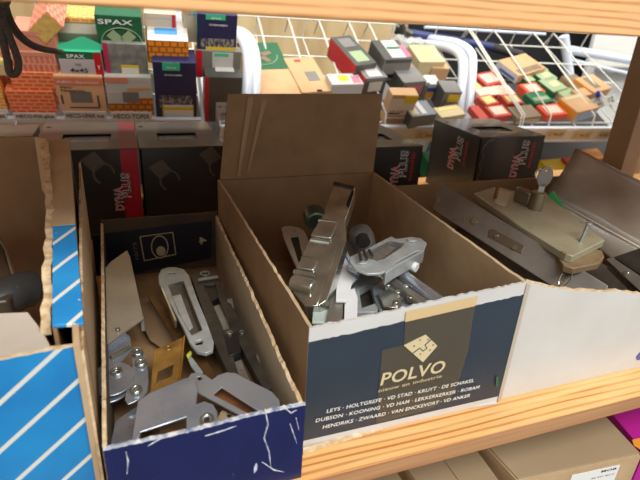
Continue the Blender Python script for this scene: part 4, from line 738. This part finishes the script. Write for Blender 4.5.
g = G().tube(curve([(0.2335,0.4808,0.118), (0.2327,0.4695,0.112), (0.233,0.4574,0.103), (0.2323,0.4461,0.094)], 3), [.012, .0135, .0145, .0145, .014, .0135, .014, .015, .016, .016], 20); g.done('body', mat('rough grey casting', (128, 126, 122), .5, .7, col2=(96, 94, 92), scale=80), t)
G().tube([(0.2202,0.4447,0.1265), (0.219,0.4366,0.1245)], .007, 18).done('mouth', hole_dark, t); 
g = G()
for a in ([(0.2061,0.4197,0.1235),(0.2007,0.4027,0.1235)], [(0.213,0.4227,0.1225),(0.2083,0.4052,0.1225)], [(0.2205,0.4266,0.121),(0.2175,0.4108,0.121)]): g.tube(a, .0016, 6)
g.done('ribs', dark_steel, t)
t = thing('plastic_profile', 'white plastic strip with a blue line beside the chrome lock case', 'plastic strip', (0.2232,0.4812,0.07))
plate('strip', [(0.21,0.4813,0.098),(0.2208,0.487,0.098),(0.2071,0.4166,0.098),(0.1944,0.4048,0.098),(0.1771,0.3758,0.098),(0.1671,0.3784,0.098)], .003, white_pl, t); G().tube([(0.2139,0.482,0.0985),(0.2067,0.4337,0.0985),(0.2032,0.4101,0.0985)], .0008, 6).done('blue_line', blue_line, t)
t = tag(G().prism([(0.1869,0.4033,0.092),(0.1981,0.4045,0.092),(0.1932,0.3859,0.092),(0.1755,0.3479,0.092),(0.1643,0.3508,0.092)], (0, 0, -.004)).done('plastic_profile', white_pl, bevel=.0008), 'short white plastic strip end near the front edge', 'plastic strip')
t = tag(G().prism([(0.1644,0.386,0.094),(0.1953,0.4407,0.094),(0.1829,0.3967,0.094),(0.1613,0.3485,0.094),(0.1478,0.352,0.094)], (0, 0, -.003)).done('steel_strip', steel, bevel=.0006), 'grey steel strip between chrome case and white plastic', 'metal strip')
t = tag(G().prism([(0.1461,0.381,0.09),(0.1613,0.3771,0.09),(0.1527,0.357,0.09),(0.1381,0.3609,0.09)], (0, 0, -.003)).done('glass_tab', mat('pale green grey plastic', (176, 190, 186), .3), bevel=.0008), 'pale grey green tab at the foot of the chrome case', 'plastic strip')
t = thing('flush_handle', 'white and black flush plate lying flat behind the chrome lock case', 'lock part', (0.192,0.5802,0.06))
plate('plate', [(0.1774,0.6015,0.075),(0.189,0.613,0.075),(0.2082,0.5984,0.075),(0.2035,0.5598,0.075),(0.1806,0.4816,0.075),(0.1639,0.4735,0.075)], .003, mat('off white painted plate', (190, 184, 172), .4), t, soft=1, holes=[[(0.1837,0.5769,0.075),(0.1947,0.5778,0.075),(0.178,0.5025,0.075),(0.1705,0.494,0.075)], [(0.1906,0.5953,0.075),(0.1962,0.5958,0.075),(0.1955,0.5891,0.075),(0.19,0.5887,0.075)]])
plate('insert', [(0.1858,0.5923,0.071),(0.2011,0.589,0.071),(0.1814,0.5046,0.071),(0.1704,0.4969,0.071)], .002, dark_steel, t)
t = tag(G().prism([(0.214,0.6255,0.045),(0.2819,0.6248,0.045),(0.3202,0.4308,0.045),(0.2459,0.3881,0.045),(0.1629,0.4011,0.045)], (0, 0, -.03)).done('mortise_lock', dull_steel, bevel=.002), 'grey lock body buried at the bottom of the slate fronted box', 'lock part')

# ------------------------------------------------------------------ white box with mortise locks
wb = thing('parts_box', 'white coated cardboard box with worn top edge holding mortise locks', 'box', (.45, .313, .0003))
EX = .78
g = wall(G(), (.3185, .3115), (EX, .3115), .0003, .1345, .033, .003, (0, 1), white_card, kraft, torn, n=90, jit=.0006, wob=.0005, seed=21, bands=[(-.002, torn)], dip=lambda f: .004*math.sin(min(1, f*4)*math.pi) if f < .25 else 0); g.done('front_panel', None, wb, smooth=0)
g = wall(G(), (.3215, .3145), (.3345, .645), .0003, .131, .107, .0028, (1, 0), kraft_brown, kraft, kraft_pale, n=20, jit=.0004, seed=22); g.done('side_panel', None, wb, smooth=0)
g = wall(G(), (EX, .3145), (EX, .645), .0003, .09, .106, .0028, (-1, 0), kraft_brown, kraft_brown, kraft_pale, n=20, jit=.0004, seed=23); g.done('side_panel', None, wb, smooth=0)
g = wall(G(), (.3345, .648), (EX, .648), .0003, .108, .108, .003, (0, -1), kraft_brown, kraft_brown, kraft_brown, n=20, jit=.0005, seed=24); g.done('back_panel', None, wb, smooth=0)
G().prism([(.3172, .3085, .0005), (.3235, .3105, .0005), (.3235, .3105, .131), (.3172, .3085, .133)], (0, .0008, 0)).done('corner_fold', mat('greyish white edge', (176, 168, 152), .7), wb, bevel=.0003)  # corner strip in a greyer white than the front panel
G().box((.3345, .3145, .0004), (EX-.003, .645, .0028)).done('bottom_panel', kraft_brown, wb)
G().prism([(0.4981,0.3112,0.0164),(0.5015,0.3112,0.0223),(0.5112,0.3112,0.0204),(0.5157,0.3112,0.0102),(0.5015,0.3112,0.0117)], (0, -.0003, 0)).done('blue_mark', mat('violet mark', (90, 84, 150), .5), wb, smooth=0)
# mortise lock
t = thing('mortise_lock', 'steel mortise lock with pale case, two upright screws and a cylinder carrying a key', 'lock', (0.3816,0.3921,0.12))
nf = frame([(0.3852,0.56,0.1401),(0.4616,0.342,0.0939),(0.3708,0.5514,0.1133)])[2]; nf.normalize()
RC = [(0.4049,0.4726,0.1059),(0.4082,0.47,0.1087),(0.4243,0.4298,0.1032),(0.4194,0.427,0.094),(0.4023,0.4691,0.0996)]
def hl(x): return ring(x, frame([(0.3852,0.56,0.1401),(0.4616,0.342,0.0939),(0.3708,0.5514,0.1133)])[0], frame([(0.3852,0.56,0.1401),(0.4616,0.342,0.0939),(0.3708,0.5514,0.1133)])[1], .0028, n=14)
fpo = plate('face_plate', [(0.3852,0.56,0.1401),(0.4615,0.3417,0.0935),(0.4491,0.3319,0.0688),(0.4446,0.3373,0.0662),(0.3695,0.548,0.109)], .003, dull_steel, t, n=nf, holes=[hl([(0.4506,0.349,0.0831)][0])], bevel=.0006)
plate('latch_insert', tr([(0.4052,0.4734,0.1069),(0.4083,0.4704,0.1092),(0.4243,0.4298,0.1032),(0.4195,0.4273,0.0945),(0.4023,0.4691,0.0996)], nf*.0008), .001, mat('aged bronze', (106, 94, 76), .4, .5), t, n=nf)
for q, r_ in (([(0.3776,0.547,0.12)][0], .0028), ([(0.3978,0.4941,0.1111)][0], .0042), ([(0.4085,0.462,0.1035)][0], .0026), ([(0.4168,0.4374,0.0979)][0], .0026)):
    u_, v_, _n = frame([(0.3852,0.56,0.1401),(0.4616,0.342,0.0939),(0.3708,0.5514,0.1133)]); G().prism(ring(V3(q)+nf*.0008, u_, v_, r_, n=16), nf*.0012).done('screw_head', chrome, fpo, bevel=.0006)
g = G(); g.tube([V3(p)+nf*.0002 for p in [(0.3818,0.5184,0.1055),(0.3923,0.5152,0.1182),(0.3895,0.5042,0.1064),(0.3818,0.5184,0.1055)]], .0004, 5); g.done('triangle_mark', steel, fpo)
ov = smoothpts([(0.4331,0.3785,0.0792),(0.4377,0.3819,0.0881),(0.4445,0.3799,0.0964),(0.446,0.3744,0.0947),(0.4412,0.3714,0.0857),(0.4343,0.373,0.077)], 2); g = G(); g.tube([V3(p)+nf*.0002 for p in ov+ov[:1]], .00045, 5); g.done('stamped_oval', chrome, fpo)
text('LIPS', [(0.4352,0.3749,0.0796)][0], [(0.4446,0.3762,0.0939)][0], nf, .004, chrome, fpo, lift=.0006)
n2 = frame([(0.4553,0.5665,0.124),(0.4389,0.3715,0.114),(0.5537,0.549,0.124)])[2]
plate('case_lower', tr([(0.4528,0.4218,0.1167),(0.5023,0.3931,0.1157),(0.4933,0.3802,0.1149),(0.4735,0.3682,0.1141),(0.4348,0.3657,0.1137),(0.4287,0.3738,0.114)], n2*-.009), .008, mat('rust tinged case', (150, 132, 100), .5, .3, col2=(126, 104, 76)), t, n=n2, bevel=.001)
plate('case_cover', [(0.4395,0.5581,0.1234),(0.4908,0.5757,0.1248),(0.5001,0.5585,0.124),(0.5411,0.5286,0.1229),(0.5101,0.3991,0.116),(0.4402,0.3757,0.1142),(0.4357,0.3813,0.1145),(0.4325,0.4533,0.1181)], .009, pale_case, t, n=n2, bevel=.001)
plate('case_strip', tr([(0.4805,0.562,0.124),(0.4953,0.548,0.1234),(0.452,0.5072,0.121),(0.4456,0.5217,0.1216)], n2*.001), .001, mat('pale putty', (188, 182, 156), .5), t, n=n2)
def post(x, r_, h, mt_, nm, head=0, lean=(0, 0, 0)):
    x = V3(x); tip = x + n2*h + Vector(lean); g = G().m(mt_).tube([x-n2*.001, tip], r_, 14)
    if head: g.tube([tip, tip+n2*.0016], [head, head*.85], 18)
    g.done(nm, None, t, bevel=.0003)
post([(0.456,0.5335,0.1223)][0], .0024, .017, bronze, 'upright_screw', .0042); post([(0.4757,0.4014,0.1158)][0], .0021, .021, steel, 'upright_screw', .0042, (.008, .004, 0))
cy = V3([(0.4889,0.4935,0.1206)][0]); a_ = V3([(0.4808,0.5254,0.1222)][0]); d_ = (a_-cy).normalized(); p_ = n2.cross(d_)
g = G().prism([cy+d_*.008+p_*.0045, a_+p_*.0045, a_-p_*.0045+d_*.001, cy+d_*.008-p_*.0045], n2*.02); g.done('cylinder_wing', mat('dull cylinder nickel', (140, 128, 106), .35, .8), t, bevel=.003)
G().tube([cy-n2*.001, cy+n2*.0235], .0088, 26).done('cylinder_barrel', mat('dull cylinder nickel', (140, 128, 106)), t, bevel=.0008)
k = thing('key', 'round-headed steel key standing in the lock cylinder', 'key', cy+n2*.0235)
kt = cy+n2*.0235; kd = (n2 + Vector((.08, .04, 0))).normalized(); ks = Vector((.93, -.25, -.05)).normalized(); kc = kt + kd*.021
kn = ks.cross(kd).normalized()
G().prism(ring(kc, ks, kd, .0098, .0135, n=28), kn*.002, [ring(kc+kd*.0085, ks, kd, .0022, n=12)]).done('bow', dull_steel, k, bevel=.0006)
G().prism(ring(kc-kd*.001, ks, kd, .0068, .0078, n=24), -kn*.0005).done('stamped_oval', dull_steel, k, bevel=.0003)
G().prism([kt-ks*.004, kt+ks*.004, kt+ks*.004+kd*.012, kt-ks*.004+kd*.012], kn*.002).done('blade', nickel, k, bevel=.0003)
g = G(); c_ = kc - ks*.008+kd*.002; g.tube([c_+ks*math.cos(q)*.005+kd*math.sin(q)*.006+kn*.001*math.sin(q*2) for q in [2*math.pi*i/16 for i in range(17)]], .0008, 6); g.done('key_ring', chrome, k)
t = tag(G().prism([V3(p) for p in [(0.5421,0.53,0.1238),(0.5492,0.53,0.1292),(0.5723,0.53,0.1068),(0.5961,0.53,0.0787),(0.5895,0.53,0.0761),(0.5508,0.53,0.0947)]], (.004, .003, 0)).done('plastic_clip', green_pl, bevel=.0008), 'bright green plastic tab behind the key', 'plastic tab')
t = tag(G().prism([V3(p) for p in [(0.6008,0.62,0.1319),(0.6083,0.62,0.1332),(0.6142,0.62,0.1198),(0.6066,0.62,0.1186)]], (.003, .003, 0)).done('paper_slip', white_pl, bevel=.0004), 'tiny white slip sticking up left of the key', 'paper')
# second lock
n3 = frame([(0.4863,0.3831,0.098),(0.4756,0.3149,0.094),(0.4929,0.3781,0.106)])[2]
t = thing('mortise_lock', 'dark steel lock half hidden in the plastic sleeve at the right edge', 'lock', (0.4784,0.3377,0.1))
plate('face_plate', [(0.4914,0.3762,0.1046),(0.4946,0.3723,0.1086),(0.4857,0.307,0.1063),(0.4777,0.3141,0.0965)], .003, dull_steel, t, n=n3); plate('lower_rail', tr([(0.4865,0.3725,0.0995),(0.4898,0.3715,0.1033),(0.4795,0.3196,0.0978),(0.4756,0.3229,0.093)], n3*-.006), .003, dark_steel, t, n=n3)
u_, v_, _ = frame([(0.4863,0.3831,0.098),(0.4756,0.3149,0.094),(0.4929,0.3781,0.106)]); G().prism(ring(V3([(0.4872,0.3449,0.1035)][0])+n3*.0005, u_, v_, .0028, n=14), n3*.001).done('screw_head', chrome, t, bevel=.0004)
plate('case', tr([(0.4961,0.3742,0.11),(0.5154,0.3508,0.1345),(0.5053,0.3023,0.1288),(0.4875,0.307,0.1083)], n3*-.004), .012, dark_steel, t, n=n3)
t = tag(G().box((.40, .35, .0032), (.60, .62, .045)).done('lock_stack', dark_steel, bevel=.003), 'dark lock case flat at the bottom of the white box', 'lock')
# dusty plastic sleeve
t = thing('plastic_sleeve', 'dusty translucent plastic sleeve leaning over the right side of the white box', 'plastic sleeve', (.56, .52, .1))
A_, B_, C_, D_, E_, F_ = [V3(p) for p in ((0.6437,0.6,0.1692), (0.7977,0.54,0.1024), (0.6983,0.44,0.0425), (0.5676,0.56,0.1102), (0.6977,0.42,-0.011), (0.5672,0.555,0.0964))]
def sheet(name, a, b, c, d, bulge, mt_, nx=10, ny=8, th=.0012):
    bm_ = G(); nn = (b-a).cross(d-a).normalized(); nn = nn if nn.y < 0 else -nn; gr = []
    for j in range(ny+1):
        row = []
        for i in range(nx+1):
            f, h = i/nx, j/ny; p = a.lerp(b, f).lerp(d.lerp(c, f), h) + nn*(bulge*math.sin(h*math.pi) + .0008*math.sin(f*11+h*5)); row.append(bm_.b.verts.new(p))
        gr.append(row)
    for j in range(ny):
        for i in range(nx): bm_.f([gr[j][i], gr[j][i+1], gr[j+1][i+1], gr[j+1][i]])
    o = bm_.done(name, mt_, t, smooth=60); s = o.modifiers.new('solid', 'SOLIDIFY'); s.thickness = th; return o
sheet('upper_face', A_, B_, C_, D_, .006, sleeve); sheet('lower_face', D_, C_, E_, F_, .003, sleeve)
G().tube([D_.lerp(C_, i/8)+Vector((0, -.001, .001)) for i in range(9)], .0016, 8).done('folded_seam', mat('plastic seam', (176, 164, 144), .3), t)
G().tube([A_.lerp(B_, i/8) for i in range(9)], .0012, 8).done('rim', mat('plastic seam', (176, 164, 144)), t)

# ------------------------------------------------------------------ blue striped box at left
sb = thing('parts_box', 'blue cardboard box with cream diagonal stripes and rolled side wall', 'box', (-.14, .30, .0003))
g = wall(G(), (-.27, .300), (-.0425, .300), .0003, .128, .1418, .003, (0, 1), cyan, kraft_pale, torn, n=70, jit=.0005, wob=.0004, seed=31, bands=[(-.0012, torn)]); g.done('front_panel', None, sb, smooth=0)
S0, S1, S2, S3 = [V3(p) for p in ((-0.056,0.318,0.1474), (-0.0377,0.318,0.1458), (-0.0601,0.62,0.1967), (-0.084,0.62,0.194))]
Mi, Mj = S0.lerp(S3, .45), S1.lerp(S2, .45)
Mi = V3((-0.064,0.44,0.1648)); Mj = V3((-0.0471,0.44,0.1687))
Mi.z = Mj.z = (Mi.z+Mj.z)/2
def slab(name, q, mt_, th=.0028, d=(0, 0, -1)): return G().prism(q, V3(d)*th).done(name, mt_, sb, bevel=.0006)
slab('rolled_top', [S0, S1, Mj, Mi], cyan2); slab('rolled_top_kraft', [Mi, Mj, S2, S3], kraft_pale)
def vwall(name, a, b, c, mt_, th, zb=.0003):
    g = G()
    q = [a, b, c]; s = V3(th)
    for p, r_ in zip(q, q[1:]): g.hexa([Vector((p.x, p.y, zb)), Vector((r_.x, r_.y, zb)), Vector((r_.x, r_.y, zb))+s, Vector((p.x, p.y, zb))+s, p-Vector((0, 0, .002)), r_-Vector((0, 0, .002)), r_+s-Vector((0, 0, .002)), p+s-Vector((0, 0, .002))])
    return g.done(name, mt_, sb, smooth=0)
vwall('outer_side', S1, Mj, S2, kraft_brown, (-.0025, 0, 0)); vwall('inner_side', S0, Mi, S3, kraft_brown, (.0025, 0, 0))
g = G().m(kraft); g.hexa([(-.0425, .2975, .0003), (-.0395, .2975, .0003), (-.0475, .56, .0003), (-.0505, .56, .0003), (-0.043,0.2975,0.143), (-0.0391,0.2975,0.143), S2+Vector((.001, -.06, -.02)), S2+Vector((-.002, -.06, -.02))])
g.done('side_layer', None, sb, smooth=0)
g = wall(G(), (-.0375, .2985), (-.050, .60), .0003, .139, .175, .0022, (-1, 0), kraft, kraft_brown, torn, n=60, jit=.0014, wob=.0012, seed=33); g.done('side_layer', None, sb, smooth=0)
# torn inner wall standing left of the rolled rim
I0, I1 = V3((-0.0668,0.33,0.1376)), V3((-0.0939,0.6,0.1896))
rnd = random.Random(4); pts = []
for i in range(26):
    f = i/25; p = V3((-0.0646,0.33,0.1404)).lerp(V3((-0.0713,0.46,0.1691)), min(1, f*1.6)) if f < .625 else V3((-0.0713,0.46,0.1691)).lerp(V3((-0.0843,0.6,0.1978)), (f-.625)/.375)
    pts.append(p + Vector((rnd.uniform(-.0014, .0014), 0, rnd.uniform(-.002, .002))))
g = G().m(torn)
for p, r_ in zip(pts, pts[1:]):
    wv_ = Vector((.0055 + rnd.uniform(0, .001), 0, 0)); g.m(torn); g.hexa([p-Vector((0, 0, .006)), r_-Vector((0, 0, .006)), r_+wv_-Vector((0, 0, .006)), p+wv_-Vector((0, 0, .006)), p, r_, r_+wv_, p+wv_])
    g.m(kraft_brown); g.hexa([Vector((p.x, p.y, .0004)), Vector((r_.x, r_.y, .0004)), Vector((r_.x+.002, r_.y, .0004)), Vector((p.x+.002, p.y, .0004)), p-Vector((0, 0, .006)), r_-Vector((0, 0, .006)), r_+Vector((.002, 0, -.006)), p+Vector((.002, 0, -.006))])
g.done('torn_inner_wall', None, sb, smooth=0)
G().prism([(-0.1791,0.62,0.1985), (-0.0891,0.62,0.199), (-0.0932,0.622,0.1382), (-.08, .622, .0005), (-.30, .622, .0005)], (0, .003, 0)).done('back_panel', kraft_brown, sb, bevel=.0005)
G().prism([(-0.0914,0.616,0.1995), (-0.0814,0.61,0.1985), (-0.0761,0.6,0.189), (-0.0828,0.58,0.1405), (-0.0899,0.6,0.1454)], (-.002, .001, 0)).done('corner_gusset', kraft, sb, bevel=.0004)
G().box((-.30, .303, .0004), (-.085, .62, .0028)).done('bottom_panel', kraft_brown, sb)
G().prism([(-0.1111,0.3556,0.135), (-0.0945,0.363,0.135), (-0.0764,0.358,0.136), (-0.0655,0.3352,0.134), (-0.0558,0.3035,0.139), (-0.1004,0.3035,0.1352)], (0, 0, -.0022)).done('front_inner_flap', mat('greyish white flap', (200, 192, 178), .8, col2=(184, 174, 158), scale=20), sb, bevel=.0006)
t = tag(G().tube(curve([(-0.1477,0.4536,0.085), (-0.1189,0.4649,0.09), (-0.1036,0.4794,0.09), (-0.0919,0.4876,0.086)], 5), [.017]*14+[.014, .008], 16).done('grip_handle', mat('dark grey satin plastic', (66, 68, 70), .4)), 'dark grey rounded handle inside the blue striped box', 'handle')
t = thing('cardboard_sheath', 'shadowed glassy brown wrapped piece at the back left of the striped box', 'wrapped part', (-0.1442,0.5889,0.06))
G().prism([(-0.1736,0.5866,0.1),(-0.1395,0.5897,0.1),(-0.1259,0.5508,0.1),(-0.104,0.4652,0.1),(-0.1079,0.4449,0.1),(-0.1427,0.4438,0.1)], (0, 0, -.03)).done('wrap', mat('brown film wrap', (96, 84, 70), .3, col2=(70, 60, 50)), t, bevel=.003)
G().tube([(-0.1386,0.5861,0.1015),(-0.1251,0.5474,0.1015),(-0.1034,0.4623,0.1015)], .0015, 8).done('wrap_fold', mat('film fold', (130, 118, 100), .3), t)

# ------------------------------------------------------------------ under the board
ZL = -.12
def klow(label, pts, h, extra=None):
    c0 = V3(pts[0]); t = thing('shipping_box', label, 'box', (c0.x, c0.y, c0.z-h), group='kraft shipping boxes under the pine board'); return t
k1 = klow('plain kraft box with a white barcode label under the pine board', [(0.3743,0.3075,-0.12)], .2197)
T4 = [V3(p) for p in [(0.3723,0.3067,-0.12),(0.5428,0.2938,-0.12),(0.5566,0.375,-0.12),(0.3674,0.3738,-0.12)]]; dh = Vector((0, 0, -.2195))
ctr = sum(T4, Vector())/4
G().hexa([p+dh for p in T4] + [p-Vector((0, 0, .0022)) for p in T4]).done('carton_body', kraft, k1, bevel=.0015)
G().prism([p+(ctr-p)*.012 for p in T4], (0, 0, -.002)).done('lid_flap', mat('smooth kraft', (164, 144, 114), .7, col2=(154, 134, 104), scale=12), k1, bevel=.0006)
fu = (T4[1]-T4[0]).normalized(); fn = Vector((0, 0, 1)).cross(fu)*-1; fn = fn if fn.y < 0 else -fn
g = G().prism([T4[0]+fu*.0+Vector((0, 0, -.0025))+fn*.0006, T4[1]+Vector((0, 0, -.0025))+fn*.0006, T4[1]+Vector((0, 0, -.05))+fn*.0006, T4[0]+Vector((0, 0, -.05))+fn*.0006], fn*.001); g.done('front_flap', kraft, k1, bevel=.0008)
l0 = T4[0]+(T4[1]-T4[0])*.43+fn*.0018+Vector((0, 0, -.010)); l1 = T4[0]+(T4[1]-T4[0])*.83+fn*.0018+Vector((0, 0, -.010)); dz = Vector((0, 0, -.04))
lw = G().prism([l0, l1, l1+dz, l0+dz], fn*.0004).done('label', label_w, k1, smooth=0)
text('MOB', l0+(l1-l0)*.62+Vector((0, 0, -.006)), l0+(l1-l0)*.94+Vector((0, 0, -.006)), fn, .0035, black_ink, lw, lift=.0008)
text('00 251 BOX', l0+(l1-l0)*.45+Vector((0, 0, -.014)), l0+(l1-l0)*.94+Vector((0, 0, -.014)), fn, .0022, grey_ink, lw, lift=.0008, bold=0)
def lowbox(label, q, seam=None):
    t = thing('shipping_box', label, 'box', (q[0][0], q[0][1], -.34), group='kraft shipping boxes under the pine board'); q = [V3(p) for p in q]
    G().hexa([Vector((p.x, p.y, -.3398)) for p in q] + [p-Vector((0, 0, .0014)) for p in q]).done('carton_body', kraft, t, bevel=.0015)
    m0, m1 = q[0].lerp(q[1], .5), q[3].lerp(q[2], .5); e = (q[1]-q[0]).normalized()*.0007
    for s, a in enumerate(([q[0], m0-e, m1-e, q[3]], [m0+e, q[1], q[2], m1+e])): G().prism(a, (0, 0, -.0013)).done('lid_flap', mat('smooth kraft', (168, 140, 104)), t, bevel=.0004)
    return t
lowbox('kraft box with a dark centre seam left of the labelled box', [(0.2697,0.3037,-0.13),(0.3568,0.2959,-0.13),(0.3608,0.3778,-0.13),(0.265,0.3792,-0.13)])
lowbox('shadowed kraft box at far left under the pine board', [(0.124,0.3206,-0.135),(0.258,0.3089,-0.135),(0.254,0.3768,-0.135),(0.121,0.3819,-0.135)])
t = thing('magenta_box', 'magenta carton with yellow band beside the labelled kraft box', 'box', (.56, .33, -.34))
q = [V3(p) for p in [(0.5609,0.2999,-0.13),(0.6823,0.291,-0.13),(0.6676,0.3977,-0.13),(0.583,0.3934,-0.13)]]
G().hexa([Vector((p.x, p.y, -.3398)) for p in q] + q).done('carton_body', magenta, t, bevel=.001)
text('THE', (0.5991,0.3761,-0.1298), (0.6565,0.3721,-0.1298), (0, 0, 1), .012, mat('dark purple ink', (84, 20, 84), .5), t)
G().prism([(0.5553,0.311,-0.1295),(0.5615,0.3193,-0.1295),(0.675,0.3126,-0.1295),(0.6816,0.2907,-0.1295),(0.5603,0.2996,-0.1295)], (0, 0, .0004)).done('yellow_band', AMBER, t, smooth=0)
